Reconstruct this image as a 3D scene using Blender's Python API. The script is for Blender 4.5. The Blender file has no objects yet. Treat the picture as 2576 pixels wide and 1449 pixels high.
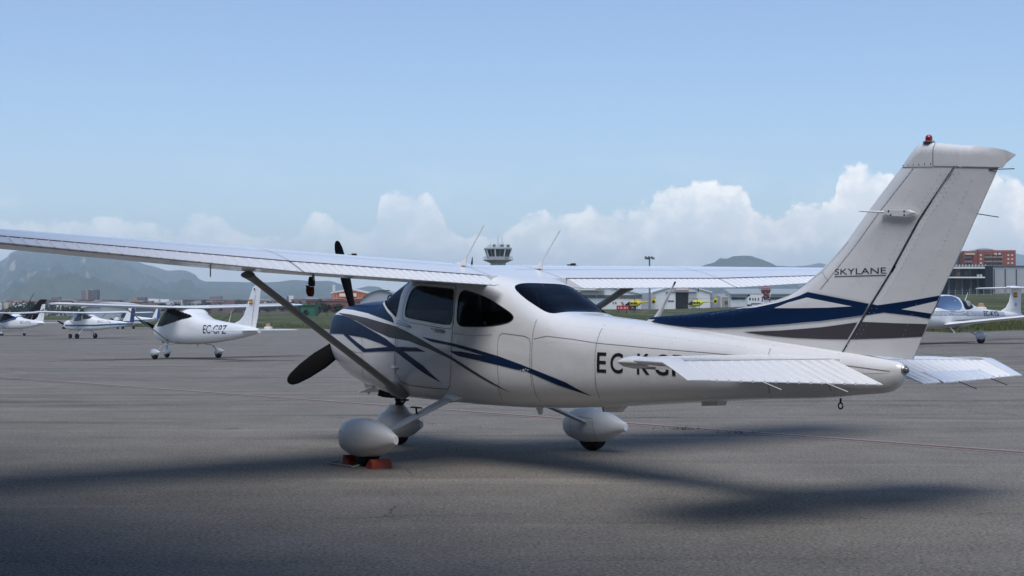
import bpy, bmesh, math, random
from mathutils import Vector, Matrix, noise
from mathutils.bvhtree import BVHTree

R = math.radians
scn = bpy.context.scene
col = scn.collection

# ------------------------------------------------------------------ camera, world, sun, exposure
CAM_H = 1.468
CAM_PITCH = 0.0174
FOC = 3573.0          # focal length in units where the picture is 2576 wide
cam_d = bpy.data.cameras.new('camera')
cam = bpy.data.objects.new('camera', cam_d)
col.objects.link(cam)
cam_d.sensor_width = 36.0
cam_d.lens = 36.0 * FOC / 2576.0
cam_d.clip_start = 0.05
cam_d.clip_end = 60000
cam.location = (0, 0, CAM_H)
cam.rotation_euler = (math.pi / 2 + CAM_PITCH, 0, 0)
scn.camera = cam

SUN_EL, SUN_AZ = R(65), R(192)      # azimuth clockwise from +Y: the sun stands behind the photographer

scn.view_settings.view_transform = 'Standard'
scn.view_settings.look = 'None'
scn.view_settings.gamma = 1.0
scn.view_settings.use_curve_mapping = False
scn.view_settings.exposure = 0.58
scn.render.engine = 'CYCLES'
scn.cycles.use_denoising = True
scn.cycles.max_bounces = 5
scn.cycles.diffuse_bounces = 3
scn.cycles.glossy_bounces = 3
scn.cycles.transparent_max_bounces = 10
scn.cycles.volume_bounces = 3
scn.cycles.sample_clamp_indirect = 6.0


def nd(nt, t, loc=None, **kw):
    n = nt.nodes.new(t)
    for k, v in kw.items():
        setattr(n, k, v)
    return n


def mth(nt, op, a, b=None, c=None, clamp=False):
    n = nt.nodes.new('ShaderNodeMath')
    n.operation = op
    n.use_clamp = clamp
    for i, v in enumerate((a, b, c)):
        if v is None:
            continue
        if isinstance(v, (int, float)):
            n.inputs[i].default_value = v
        else:
            nt.links.new(v, n.inputs[i])
    return n.outputs[0]


def mixc(nt, fac, a, b, mode='MIX'):
    n = nt.nodes.new('ShaderNodeMix')
    n.data_type = 'RGBA'
    n.blend_type = mode
    n.clamp_factor = True
    for sock, v in ((n.inputs[0], fac), (n.inputs[6], a), (n.inputs[7], b)):
        if isinstance(v, (int, float)):
            sock.default_value = v
        elif isinstance(v, (tuple, list)):
            sock.default_value = tuple(v) + ((1.0,) if len(v) == 3 else ())
        else:
            nt.links.new(v, sock)
    return n.outputs[2]


def sstep(nt, x, a, b):
    n = nt.nodes.new('ShaderNodeMapRange')
    n.interpolation_type = 'SMOOTHSTEP'
    n.inputs[1].default_value = a
    n.inputs[2].default_value = b
    nt.links.new(x, n.inputs[0])
    return n.outputs[0]


def build_world():
    w = bpy.data.worlds.new('World')
    scn.world = w
    w.use_nodes = True
    nt = w.node_tree
    nt.nodes.clear()
    out = nd(nt, 'ShaderNodeOutputWorld')
    bg = nd(nt, 'ShaderNodeBackground')
    sky = nd(nt, 'ShaderNodeTexSky')
    sky.sky_type = 'NISHITA'
    sky.sun_disc = False
    sky.sun_elevation = SUN_EL
    sky.sun_rotation = SUN_AZ
    sky.altitude = 100
    sky.air_density = 1.0
    sky.dust_density = .6
    sky.ozone_density = 1.6
    tc = nd(nt, 'ShaderNodeTexCoord')
    sep = nd(nt, 'ShaderNodeSeparateXYZ')
    nt.links.new(tc.outputs['Generated'], sep.inputs[0])
    x, y, z = sep.outputs
    az = mth(nt, 'ARCTAN2', x, y)                      # 0 along the view axis
    el = mth(nt, 'ARCSINE', z)
    # billowed coordinates: azimuth and elevation on a cylinder, so the noise is isotropic near the horizon
    cx = nd(nt, 'ShaderNodeCombineXYZ')
    nt.links.new(az, cx.inputs[0]); nt.links.new(el, cx.inputs[1])

    def nz(scale, detail, rough, off=0.0, stretch=1.0):
        v = cx.outputs[0]
        if off or stretch != 1.0:
            mp = nd(nt, 'ShaderNodeMapping')
            mp.inputs['Location'].default_value = (off, off * .7, 0)
            mp.inputs['Scale'].default_value = (1, stretch, 1)
            nt.links.new(v, mp.inputs[0]); v = mp.outputs[0]
        n = nd(nt, 'ShaderNodeTexNoise')
        n.inputs['Scale'].default_value = scale
        n.inputs['Detail'].default_value = detail
        n.inputs['Roughness'].default_value = rough
        nt.links.new(v, n.inputs['Vector'])
        return n.outputs[0]

    n1 = nz(17, 2, .5, 1.7)
    n2 = nz(48, 8, .64, 5.1)
    n3 = nz(9, 5, .55, 2.3, 2.0)
    # heights of the cumulus tops along the horizon (elevation in degrees over azimuth in degrees)
    tops = [(120, 566), (330, 558), (440, 584), (480, 554), (560, 556), (640, 596), (740, 590), (785, 548), (850, 562),
            (910, 592), (960, 510), (1000, 486), (1070, 490), (1110, 530), (1180, 590), (1270, 585), (1345, 536), (1420, 548),
            (1455, 540), (1490, 520), (1530, 535), (1610, 522), (1700, 476), (1780, 466), (1850, 462), (1890, 520), (1940, 545),
            (2000, 520), (2095, 508), (2115, 440), (2180, 426), (2225, 452), (2300, 500), (2400, 520), (2480, 462), (2520, 452), (2576, 478)]
    fc = nd(nt, 'ShaderNodeFloatCurve')
    cm = fc.mapping
    cu = cm.curves[0]
    AZ0, AZ1, ELM = -0.42, 0.42, 0.16
    pts = [(math.atan((u - 1288) / FOC), math.atan((724.5 - v) / FOC) + CAM_PITCH) for u, v in tops]
    pts = [((a - AZ0) / (AZ1 - AZ0), e / ELM) for a, e in pts]
    pts = [(0.0, .40), (.04, .46)] + pts + [(.95, .42), (1.0, .48)]
    while len(cu.points) < len(pts):
        cu.points.new(0.5, 0.5)
    for p, (a, b) in zip(cu.points, pts):
        p.location = (a, b); p.handle_type = 'AUTO'
    cm.use_clip = False
    cm.update()
    mr = nd(nt, 'ShaderNodeMapRange')
    mr.inputs[1].default_value = AZ0; mr.inputs[2].default_value = AZ1
    nt.links.new(az, mr.inputs[0])
    nt.links.new(mr.outputs[0], fc.inputs['Value'])
    env = mth(nt, 'MULTIPLY', fc.outputs[0], ELM)
    # outside the frame the bank goes on with tops of the same kind
    away = sstep(nt, mth(nt, 'ABSOLUTE', az), .38, .46)
    env2 = mth(nt, 'ADD', .03, mth(nt, 'MULTIPLY', n1, .085))
    env = mth(nt, 'ADD', mth(nt, 'MULTIPLY', env, mth(nt, 'SUBTRACT', 1.0, away)), mth(nt, 'MULTIPLY', env2, away))
    d = mth(nt, 'SUBTRACT', env, el)
    d = mth(nt, 'ADD', d, mth(nt, 'MULTIPLY', mth(nt, 'SUBTRACT', n2, .5), .034))
    d = mth(nt, 'ADD', d, mth(nt, 'MULTIPLY', mth(nt, 'SUBTRACT', n1, .5), .016))
    edge = sstep(nt, d, -.001, .0035)
    # thin veils between the heads
    veil = mth(nt, 'MULTIPLY', sstep(nt, n3, .50, .72), sstep(nt, mth(nt, 'SUBTRACT', .125, el), 0, .08))
    body = sstep(nt, mth(nt, 'ADD', n3, mth(nt, 'MULTIPLY', mth(nt, 'SUBTRACT', n2, .5), .5)), .30, .62)
    depth = sstep(nt, d, .0, .035)
    opac = mth(nt, 'MULTIPLY', edge, mth(nt, 'ADD', .55, mth(nt, 'MULTIPLY', body, .45)))
    opac = mth(nt, 'MULTIPLY', opac, mth(nt, 'ADD', .56, mth(nt, 'MULTIPLY', sstep(nt, az, -.12, .18), .36)))
    opac = mth(nt, 'MAXIMUM', opac, mth(nt, 'MULTIPLY', veil, .30))
    hi = sstep(nt, mth(nt, 'SUBTRACT', n2, mth(nt, 'MULTIPLY', depth, .12)), .36, .60)
    ccol = mixc(nt, hi, (7.6, 7.6, 7.55), (10.2, 9.7, 9.1))
    base = mixc(nt, 1.0, sky.outputs[0], (.925, .955, 1.03), 'MULTIPLY')
    c = mixc(nt, opac, base, ccol)
    nt.links.new(c, bg.inputs['Color'])
    bg.inputs['Strength'].default_value = SKY_STR
    nt.links.new(bg.outputs[0], out.inputs['Surface'])


SKY_STR = 0.105
build_world()

sun_d = bpy.data.lights.new('sun', 'SUN')
sun_d.energy = 1.85
sun_d.angle = R(40)
sun_d.color = (1.0, .96, .91)
sun = bpy.data.objects.new('sun', sun_d)
col.objects.link(sun)
sdir = Vector((math.sin(SUN_AZ) * math.cos(SUN_EL), math.cos(SUN_AZ) * math.cos(SUN_EL), math.sin(SUN_EL)))
sun.rotation_euler = sdir.to_track_quat('Z', 'Y').to_euler()
sun.location = (0, 0, 60)


# ------------------------------------------------------------------ helpers
def tag(o, label=None, cat=None, group=None, kind=None):
    if label: o['label'] = label
    if cat: o['category'] = cat
    if group: o['group'] = group
    if kind: o['kind'] = kind
    return o


def empty(name, mat=None, loc=None, rz=0.0, label=None, cat=None, group=None):
    o = bpy.data.objects.new(name, None)
    col.objects.link(o)
    o.empty_display_size = .3
    if mat is not None:
        o.matrix_world = mat
    if loc is not None:
        o.location = loc
        o.rotation_euler = (0, 0, rz)
    return tag(o, label, cat, group)


class MB:
    """collects vertices and faces of ONE mesh object"""

    def __init__(self):
        self.v = []; self.f = []; self.mi = []

    def add(self, vs, fs, mi=0):
        n = len(self.v)
        self.v += [tuple(p) for p in vs]
        self.f += [tuple(i + n for i in f) for f in fs]
        self.mi += [mi] * len(fs)
        return self

    def box(self, c, size, rot=None, mi=0):
        hx, hy, hz = (a / 2 for a in size)
        vs = [Vector((sx * hx, sy * hy, sz * hz)) for sx in (-1, 1) for sy in (-1, 1) for sz in (-1, 1)]
        if rot is not None:
            vs = [rot @ p for p in vs]
        vs = [p + Vector(c) for p in vs]
        return self.add(vs, [(0, 1, 3, 2), (4, 6, 7, 5), (0, 4, 5, 1), (2, 3, 7, 6), (0, 2, 6, 4), (1, 5, 7, 3)], mi)

    def tube(self, pts, radii, n=8, caps=True, flat=1.0, mi=0, upv=None):
        pts = [Vector(p) for p in pts]
        if isinstance(radii, (int, float)):
            radii = [radii] * len(pts)
        rings = []
        for i, p in enumerate(pts):
            t = (pts[min(i + 1, len(pts) - 1)] - pts[max(i - 1, 0)])
            t.normalize()
            ref = Vector(upv) if upv else (Vector((0, 0, 1)) if abs(t.z) < .9 else Vector((1, 0, 0)))
            a = t.cross(ref).normalized()
            b = a.cross(t).normalized()
            rings.append([p + (a * math.cos(k * 2 * math.pi / n) + b * flat * math.sin(k * 2 * math.pi / n)) * radii[i] for k in range(n)])
        return self.loft(rings, True, caps, mi)

    def loft(self, rings, closed=True, caps=True, mi=0):
        n = len(rings[0])
        vs = [p for r in rings for p in r]
        fs = []
        for i in range(len(rings) - 1):
            for k in range(n if closed else n - 1):
                k2 = (k + 1) % n
                fs.append((i * n + k, i * n + k2, (i + 1) * n + k2, (i + 1) * n + k))
        if caps and closed:
            fs.append(tuple(range(n - 1, -1, -1)))
            m = (len(rings) - 1) * n
            fs.append(tuple(m + k for k in range(n)))
        return self.add(vs, fs, mi)

    def lathe(self, prof, n=16, origin=(0, 0, 0), axis='z', caps=True, mi=0):
        o = Vector(origin)
        rings = []
        for r, h in prof:
            ring = []
            for k in range(n):
                a = k * 2 * math.pi / n
                c, s = r * math.cos(a), r * math.sin(a)
                ring.append(o + (Vector((c, s, h)) if axis == 'z' else Vector((s, h, c)) if axis == 'y' else Vector((h, c, s))))
            rings.append(ring)
        return self.loft(rings, True, caps, mi)

    def prism(self, poly, depth_vec, mi=0):
        n = len(poly)
        d = Vector(depth_vec)
        vs = [Vector(p) for p in poly] + [Vector(p) + d for p in poly]
        fs = [tuple(range(n - 1, -1, -1)), tuple(range(n, 2 * n))]
        fs += [(i, (i + 1) % n, n + (i + 1) % n, n + i) for i in range(n)]
        return self.add(vs, fs, mi)

    def build(self, name, mat, parent=None, smooth=None, fix=True):
        me = bpy.data.meshes.new(name)
        me.from_pydata(self.v, [], self.f)
        for m in (mat if isinstance(mat, (list, tuple)) else [mat]):
            me.materials.append(m)
        if any(self.mi):
            me.polygons.foreach_set('material_index', self.mi)
        if fix:
            bm = bmesh.new(); bm.from_mesh(me)
            bmesh.ops.recalc_face_normals(bm, faces=bm.faces)
            bm.to_mesh(me); bm.free()
        if smooth is not None:
            me.polygons.foreach_set('use_smooth', [True] * len(me.polygons))
            me.set_sharp_from_angle(angle=R(smooth))
        me.update()
        o = bpy.data.objects.new(name, me)
        col.objects.link(o)
        if parent is not None:
            o.parent = parent
        return o


def pchip(xs, ys):
    """monotone cubic interpolation"""
    n = len(xs)
    h = [xs[i + 1] - xs[i] for i in range(n - 1)]
    dl = [(ys[i + 1] - ys[i]) / h[i] for i in range(n - 1)]
    m = [0.0] * n
    m[0], m[-1] = dl[0], dl[-1]
    for i in range(1, n - 1):
        if dl[i - 1] * dl[i] <= 0:
            m[i] = 0.0
        else:
            w1, w2 = 2 * h[i] + h[i - 1], h[i] + 2 * h[i - 1]
            m[i] = (w1 + w2) / (w1 / dl[i - 1] + w2 / dl[i])

    def f(x):
        if x <= xs[0]: return ys[0]
        if x >= xs[-1]: return ys[-1]
        lo = 0
        for i in range(n - 1):
            if xs[i] <= x <= xs[i + 1]:
                lo = i; break
        t = (x - xs[lo]) / h[lo]
        t2, t3 = t * t, t * t * t
        return ((2 * t3 - 3 * t2 + 1) * ys[lo] + (t3 - 2 * t2 + t) * h[lo] * m[lo] + (-2 * t3 + 3 * t2) * ys[lo + 1] + (t3 - t2) * h[lo] * m[lo + 1])
    return f


def lin(pts):
    def f(x):
        if x <= pts[0][0]: return pts[0][1]
        for (a, b), (c, d) in zip(pts, pts[1:]):
            if x <= c:
                return b + (d - b) * (x - a) / (c - a)
        return pts[-1][1]
    return f


def sm(x, a, b):
    t = min(1.0, max(0.0, (x - a) / (b - a)))
    return t * t * (3 - 2 * t)


def at(u, v, dist):
    """point at a given distance along the view axis, for a picture position on the 2576-wide grid"""
    x = (u - 1288) / FOC; y = (724.5 - v) / FOC
    c, s = math.cos(CAM_PITCH), math.sin(CAM_PITCH)
    d = Vector((x, c - y * s, s + y * c))
    return Vector((0, 0, CAM_H)) + d * (dist / d.y)


# ------------------------------------------------------------------ materials
MATS = {}


def mat(name, base, rough=.5, metal=0.0, coat=0.0, spec=.5, noise_amt=0.0, noise_scale=20.0, bump=0.0, emit=None, back=None):
    if name in MATS: return MATS[name]
    m = bpy.data.materials.new(name)
    m.use_nodes = True
    nt = m.node_tree
    b = nt.nodes['Principled BSDF']
    b.inputs['Base Color'].default_value = (*base, 1)
    b.inputs['Roughness'].default_value = rough
    b.inputs['Metallic'].default_value = metal
    b.inputs['Coat Weight'].default_value = coat
    b.inputs['Coat Roughness'].default_value = .05
    b.inputs['Specular IOR Level'].default_value = spec
    if emit:
        b.inputs['Emission Color'].default_value = (*emit[0], 1)
        b.inputs['Emission Strength'].default_value = emit[1]
    if noise_amt or bump:
        tc = nd(nt, 'ShaderNodeTexCoord')
        n = nd(nt, 'ShaderNodeTexNoise')
        n.inputs['Scale'].default_value = noise_scale
        n.inputs['Detail'].default_value = 6
        n.inputs['Roughness'].default_value = .6
        nt.links.new(tc.outputs['Object'], n.inputs['Vector'])
        if noise_amt:
            k = mth(nt, 'ADD', 1 - noise_amt, mth(nt, 'MULTIPLY', n.outputs[0], 2 * noise_amt))
            v = nd(nt, 'ShaderNodeCombineXYZ')
            for i in range(3): nt.links.new(k, v.inputs[i])
            c = mixc(nt, 1.0, base, v.outputs[0], 'MULTIPLY')
            nt.links.new(c, b.inputs['Base Color'])
        if bump:
            bp = nd(nt, 'ShaderNodeBump')
            bp.inputs['Strength'].default_value = bump
            bp.inputs['Distance'].default_value = .02
            nt.links.new(n.outputs[0], bp.inputs['Height'])
            nt.links.new(bp.outputs[0], b.inputs['Normal'])
    if back:
        # the lining seen from inside
        b2 = nd(nt, 'ShaderNodeBsdfPrincipled')
        b2.inputs['Base Color'].default_value = (*back, 1)
        b2.inputs['Roughness'].default_value = .9
        g = nd(nt, 'ShaderNodeNewGeometry')
        mx = nd(nt, 'ShaderNodeMixShader')
        nt.links.new(g.outputs['Backfacing'], mx.inputs[0])
        nt.links.new(b.outputs[0], mx.inputs[1]); nt.links.new(b2.outputs[0], mx.inputs[2])
        nt.links.new(mx.outputs[0], nt.nodes['Material Output'].inputs['Surface'])
    MATS[name] = m
    return m


def paint(name, base, rough=.28, back=None, grime=.5, coat=.35, spec=.5):
    """gloss aircraft paint with faint waviness of the skin and streaky dirt"""
    if name in MATS: return MATS[name]
    m = mat(name, base, rough, coat=coat, back=back, spec=spec)
    nt = m.node_tree
    b = nt.nodes['Principled BSDF']
    tc = nd(nt, 'ShaderNodeTexCoord')
    n1 = nd(nt, 'ShaderNodeTexNoise'); n1.inputs['Scale'].default_value = 3.2; n1.inputs['Detail'].default_value = 3
    n2 = nd(nt, 'ShaderNodeTexNoise'); n2.inputs['Scale'].default_value = 14; n2.inputs['Detail'].default_value = 8; n2.inputs['Roughness'].default_value = .7
    nt.links.new(tc.outputs['Object'], n1.inputs['Vector']); nt.links.new(tc.outputs['Object'], n2.inputs['Vector'])
    k = mth(nt, 'MULTIPLY', sstep(nt, n2.outputs[0], .50, .78), grime)
    dirt = tuple(c * .62 + .02 for c in base)
    c = mixc(nt, k, base, dirt)
    nt.links.new(c, b.inputs['Base Color'])
    nt.links.new(mth(nt, 'ADD', rough - .04, mth(nt, 'MULTIPLY', n2.outputs[0], .14)), b.inputs['Roughness'])
    bp = nd(nt, 'ShaderNodeBump'); bp.inputs['Strength'].default_value = .45; bp.inputs['Distance'].default_value = .018
    nt.links.new(n1.outputs[0], bp.inputs['Height'])
    nt.links.new(bp.outputs[0], b.inputs['Normal'])
    return m


def glass(name, tint=(.03, .035, .04), alpha=.55, rough=.03):
    """tinted perspex: darkened see-through plus a mirror sheen"""
    if name in MATS: return MATS[name]
    m = bpy.data.materials.new(name)
    m.use_nodes = True
    nt = m.node_tree
    nt.nodes.clear()
    out = nd(nt, 'ShaderNodeOutputMaterial')
    tr = nd(nt, 'ShaderNodeBsdfTransparent'); tr.inputs[0].default_value = (1 - alpha, 1 - alpha, 1 - alpha * .97, 1)
    gl = nd(nt, 'ShaderNodeBsdfGlossy'); gl.inputs['Roughness'].default_value = rough; gl.inputs[0].default_value = (.42, .46, .54, 1)
    df = nd(nt, 'ShaderNodeBsdfDiffuse'); df.inputs[0].default_value = (*tint, 1)
    fr = nd(nt, 'ShaderNodeFresnel'); fr.inputs[0].default_value = 1.33
    m1 = nd(nt, 'ShaderNodeMixShader'); m1.inputs[0].default_value = .05
    nt.links.new(tr.outputs[0], m1.inputs[1]); nt.links.new(df.outputs[0], m1.inputs[2])
    m2 = nd(nt, 'ShaderNodeMixShader')
    nt.links.new(fr.outputs[0], m2.inputs[0]); nt.links.new(m1.outputs[0], m2.inputs[1]); nt.links.new(gl.outputs[0], m2.inputs[2])
    nt.links.new(m2.outputs[0], out.inputs['Surface'])
    MATS[name] = m
    return m


WHITE = paint('white_paint', (.78, .785, .785), .16, grime=.16)
WHITEP = paint('white_fairing_paint', (.77, .775, .775), .42, grime=.35, coat=.08, spec=.3)
WHITEF = paint('white_paint_lined', (.78, .785, .785), .16, grime=.22, back=(.02, .02, .022))
NAVY = paint('navy_paint', (.006, .023, .072), .32, grime=.08, coat=.0, spec=.12)
GREYP = paint('grey_paint', (.068, .063, .073), .35, grime=.2, coat=0, spec=.2)
BLACKP = mat('black_paint', (.012, .012, .014), .45)
BLACKM = mat('black_blade', (.004, .004, .005), .65, spec=.05)
RUBBER = mat('rubber', (.015, .015, .016), .85, noise_amt=.3, noise_scale=60)
SEAM = mat('panel_seam', (.19, .19, .19), .8)
SEAL = mat('window_seal', (.02, .02, .022), .6)
METAL = mat('bare_metal', (.42, .43, .44), .38, metal=.9)
STRUTM = mat('strut_grey', (.38, .37, .34), .5, noise_amt=.15, noise_scale=12)
LEGP = mat('leg_paint', (.52, .54, .53), .45, noise_amt=.12, noise_scale=15)
DARKM = mat('dark_metal', (.03, .03, .03), .6, metal=.3)
ORANGE = mat('chock_orange', (.30, .038, .013), .6, noise_amt=.35, noise_scale=30)
ROPE = mat('rope', (.30, .27, .22), .9)
SEAT = mat('seat_leather', (.022, .02, .019), .7, noise_amt=.2, noise_scale=9)
TRIM = mat('cabin_trim', (.022, .022, .024), .8)
GLASS = glass('tinted_perspex', tint=(.012, .014, .018), alpha=.68)
GLASSD = glass('dark_perspex', tint=(.012, .014, .02), alpha=.80)
REDGL = mat('red_lens', (.28, .012, .012), .12, coat=.6)
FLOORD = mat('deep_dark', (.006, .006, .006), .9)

# ------------------------------------------------------------------ the big high-wing airplane: frame of reference
# local axes: x forward, y left, z up; origin on the ground midway between the main wheels
A_POS = Vector((-.299, 14.468, 0))
A_PSI = .9663
A_BANK = .016
_F = Vector((-math.cos(A_PSI), math.sin(A_PSI), 0))
_L = Vector((-math.sin(A_PSI), -math.cos(A_PSI), 0))
_U = Vector((0, 0, 1))
_L2 = _L * math.cos(A_BANK) + _U * math.sin(A_BANK)
_U2 = _U * math.cos(A_BANK) - _L * math.sin(A_BANK)
A_MAT = Matrix(((_F.x, _L2.x, _U2.x, A_POS.x), (_F.y, _L2.y, _U2.y, A_POS.y), (_F.z, _L2.z, _U2.z, A_POS.z), (0, 0, 0, 1)))

# station: x, belly z, widest z, crown z, half width, lower exponent, upper exponent, tumblehome
STN = [
    (-5.385, 1.015, 1.06, 1.09, .03, 2.0, 2.0, 0),
    (-5.35, .955, 1.06, 1.115, .056, 2.1, 2.0, 0),
    (-5.22, .895, 1.03, 1.137, .088, 2.3, 2.2, 0),
    (-5.00, .87, 1.02, 1.165, .115, 2.3, 2.3, 0),
    (-4.60, .825, 1.015, 1.205, .155, 2.5, 2.4, 0),
    (-4.00, .785, 1.03, 1.262, .220, 2.6, 2.4, 0),
    (-3.30, .728, 1.03, 1.327, .295, 2.7, 2.4, 0),
    (-2.60, .668, 1.03, 1.390, .370, 2.9, 2.5, 0),
    (-2.10, .625, 1.04, 1.430, .420, 3.0, 2.6, 0),
    (-1.80, .603, 1.05, 1.455, .450, 3.1, 3.3, 0),
    (-1.64, .592, 1.06, 1.482, .468, 3.1, 4.0, .02),
    (-1.35, .575, 1.08, 1.605, .498, 3.2, 4.4, .05),
    (-1.05, .56, 1.10, 1.735, .525, 3.3, 4.8, .08),
    (-.85, .555, 1.12, 1.80, .540, 3.4, 4.9, .09),
    (-.60, .55, 1.13, 1.85, .550, 3.4, 5.0, .09),
    (-.20, .545, 1.14, 1.87, .560, 3.4, 5.0, .09),
    (.35, .545, 1.14, 1.875, .562, 3.4, 5.0, .09),
    (.62, .546, 1.14, 1.875, .560, 3.4, 5.0, .09),
    (.78, .547, 1.14, 1.862, .558, 3.4, 4.8, .09),
    (.95, .548, 1.14, 1.81, .556, 3.4, 4.5, .08),
    (1.12, .550, 1.145, 1.735, .556, 3.3, 4.2, .05),
    (1.25, .555, 1.15, 1.668, .556, 3.2, 4.0, .03),
    (1.37, .562, 1.155, 1.618, .556, 3.2, 3.9, .01),
    (1.50, .572, 1.16, 1.604, .554, 3.1, 3.8, 0),
    (1.80, .61, 1.18, 1.592, .548, 3.0, 3.8, 0),
    (2.10, .68, 1.20, 1.572, .540, 2.9, 3.6, 0),
    (2.33, .76, 1.22, 1.548, .524, 2.8, 3.3, 0),
    (2.47, .85, 1.23, 1.510, .480, 2.7, 3.0, 0),
    (2.53, .94, 1.235, 1.465, .40, 2.6, 2.7, 0),
    (2.55, 1.03, 1.24, 1.40, .28, 2.4, 2.4, 0),
]
_sx = [r[0] for r in STN]
_si = [pchip(_sx, [r[i] for r in STN]) for i in range(1, 8)]


def ring_pt(s, t):
    """t 0..1 from belly centre over the left side to the crown"""
    zb, zm, zt, w, nl, nu, tb = (f(s) for f in _si)
    if t < .5:
        a = t * math.pi
        y = w * max(0.0, math.sin(a)) ** (2 / nl)
        z = zm - (zm - zb) * max(0.0, math.cos(a)) ** (2 / nl)
    else:
        a = (t - .5) * math.pi
        q = max(0.0, math.sin(a)) ** (2 / nu)
        y = w * max(0.0, math.cos(a)) ** (2 / nu) * (1 - tb * q)
        z = zm + (zt - zm) * q
    return y, z


def t_samples(n):
    """ring parameters with about even arc length at a cabin station"""
    M = 2000
    pts = [ring_pt(0.0, i / M) for i in range(M + 1)]
    L = [0.0]
    for a, b in zip(pts, pts[1:]):
        L.append(L[-1] + math.hypot(a[0] - b[0], a[1] - b[1]))
    out, j = [], 0
    for k in range(n + 1):
        tgt = L[-1] * k / n
        while j < M and L[j + 1] < tgt: j += 1
        out.append(min(1.0, (j + (tgt - L[j]) / max(1e-9, L[j + 1] - L[j] if j < M else 1)) / M))
    out[0], out[-1] = 0.0, 1.0
    return out


NT = 96
_TS = t_samples(NT)
_xs = []
_x = -5.385
while _x < 2.55:
    _xs.append(_x)
    _x += .0145 if -1.95 < _x < 1.45 else (.05 if -5.2 < _x < 2.0 else .015)
_xs.append(2.55)
FUS_V = []
for _x in _xs:
    half = [ring_pt(_x, t) for t in _TS]
    FUS_V += [(_x, y, z) for y, z in half] + [(_x, -y, z) for y, z in half[-2:0:-1]]
NR = 2 * NT
FUS_F = []
for i in range(len(_xs) - 1):
    for k in range(NR):
        k2 = (k + 1) % NR
        FUS_F.append((i * NR + k, i * NR + k2, (i + 1) * NR + k2, (i + 1) * NR + k))
FUS_BVH = BVHTree.FromPolygons(FUS_V, FUS_F)

def y_at(x, z):
    """half width of the fuselage at station x and height z"""
    lo, hi = 0.0, 1.0
    for _ in range(26):
        m = (lo + hi) / 2
        if ring_pt(x, m)[1] < z: lo = m
        else: hi = m
    return ring_pt(x, (lo + hi) / 2)[0]


def t_of_z(x, z):
    lo, hi = 0.0, 1.0
    for _ in range(26):
        m = (lo + hi) / 2
        if ring_pt(x, m)[1] < z: lo = m
        else: hi = m
    return (lo + hi) / 2


def in_poly(x, z, P):
    c = False
    j = len(P) - 1
    for i in range(len(P)):
        if (P[i][1] > z) != (P[j][1] > z) and x < (P[j][0] - P[i][0]) * (z - P[i][1]) / (P[j][1] - P[i][1]) + P[i][0]:
            c = not c
        j = i
    return c


def near_poly(x, z, P):
    best = None
    for a, b in zip(P, P[1:] + P[:1]):
        dx, dz = b[0] - a[0], b[1] - a[1]
        L = dx * dx + dz * dz
        t = max(0, min(1, ((x - a[0]) * dx + (z - a[1]) * dz) / L)) if L else 0
        px, pz = a[0] + t * dx, a[1] + t * dz
        d = math.hypot(px - x, pz - z)
        if best is None or d < best[0]: best = (d, px, pz)
    return best


def smooth_poly(P, n=3):
    """Chaikin corner cutting of a closed outline"""
    for _ in range(n):
        Q = []
        for a, b in zip(P, P[1:] + P[:1]):
            Q += [(a[0] * .75 + b[0] * .25, a[1] * .75 + b[1] * .25), (a[0] * .25 + b[0] * .75, a[1] * .25 + b[1] * .75)]
        P = Q
    return P


def poly_mesh(P, maxlen):
    """triangulated and refined flat outline -> (2d points, faces)"""
    bm = bmesh.new()
    vs = [bm.verts.new((p[0], p[1], 0)) for p in P]
    bm.faces.new(vs)
    bmesh.ops.triangulate(bm, faces=bm.faces[:])
    for _ in range(7):
        es = [e for e in bm.edges if e.calc_length() > maxlen]
        if not es: break
        bmesh.ops.subdivide_edges(bm, edges=es, cuts=1, use_grid_fill=True)
        bmesh.ops.triangulate(bm, faces=[f for f in bm.faces if len(f.verts) > 3])
    bm.verts.ensure_lookup_table()
    for i, v in enumerate(bm.verts): v.index = i
    pts = [(v.co.x, v.co.y) for v in bm.verts]
    fs = [tuple(v.index for v in f.verts) for f in bm.faces]
    bm.free()
    return pts, fs


def fus_map(side, off=.003):
    return lambda x, z: (x, side * (y_at(x, z) + off), z)


def decal(name, P, fmap, m, parent, maxlen=.06):
    pts, fs = poly_mesh(P, maxlen)
    o = MB().add([fmap(a, b) for a, b in pts], fs).build(name, m, parent, smooth=60)
    return o


def line_decal(name, pts, width, fmap, m, parent, step=.04, closed=False):
    """narrow strip following a polyline on a mapped surface"""
    if closed: pts = pts + pts[:1]
    Q = []
    for a, b in zip(pts, pts[1:]):
        n = max(1, int(math.hypot(b[0] - a[0], b[1] - a[1]) / step))
        Q += [(a[0] + (b[0] - a[0]) * k / n, a[1] + (b[1] - a[1]) * k / n) for k in range(n)]
    Q.append(pts[-1])
    V, F = [], []
    for i, p in enumerate(Q):
        a = Q[i - 1] if i else (Q[-2] if closed else p)
        b = Q[i + 1] if i < len(Q) - 1 else (Q[1] if closed else p)
        tx, tz = b[0] - a[0], b[1] - a[1]
        L = math.hypot(tx, tz) or 1
        nx, nz_ = -tz / L * width / 2, tx / L * width / 2
        V += [fmap(p[0] + nx, p[1] + nz_), fmap(p[0] - nx, p[1] - nz_)]
        if i: F.append((2 * i - 2, 2 * i - 1, 2 * i + 1, 2 * i))
    return MB().add(V, F).build(name, m, parent, smooth=60)


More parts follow.
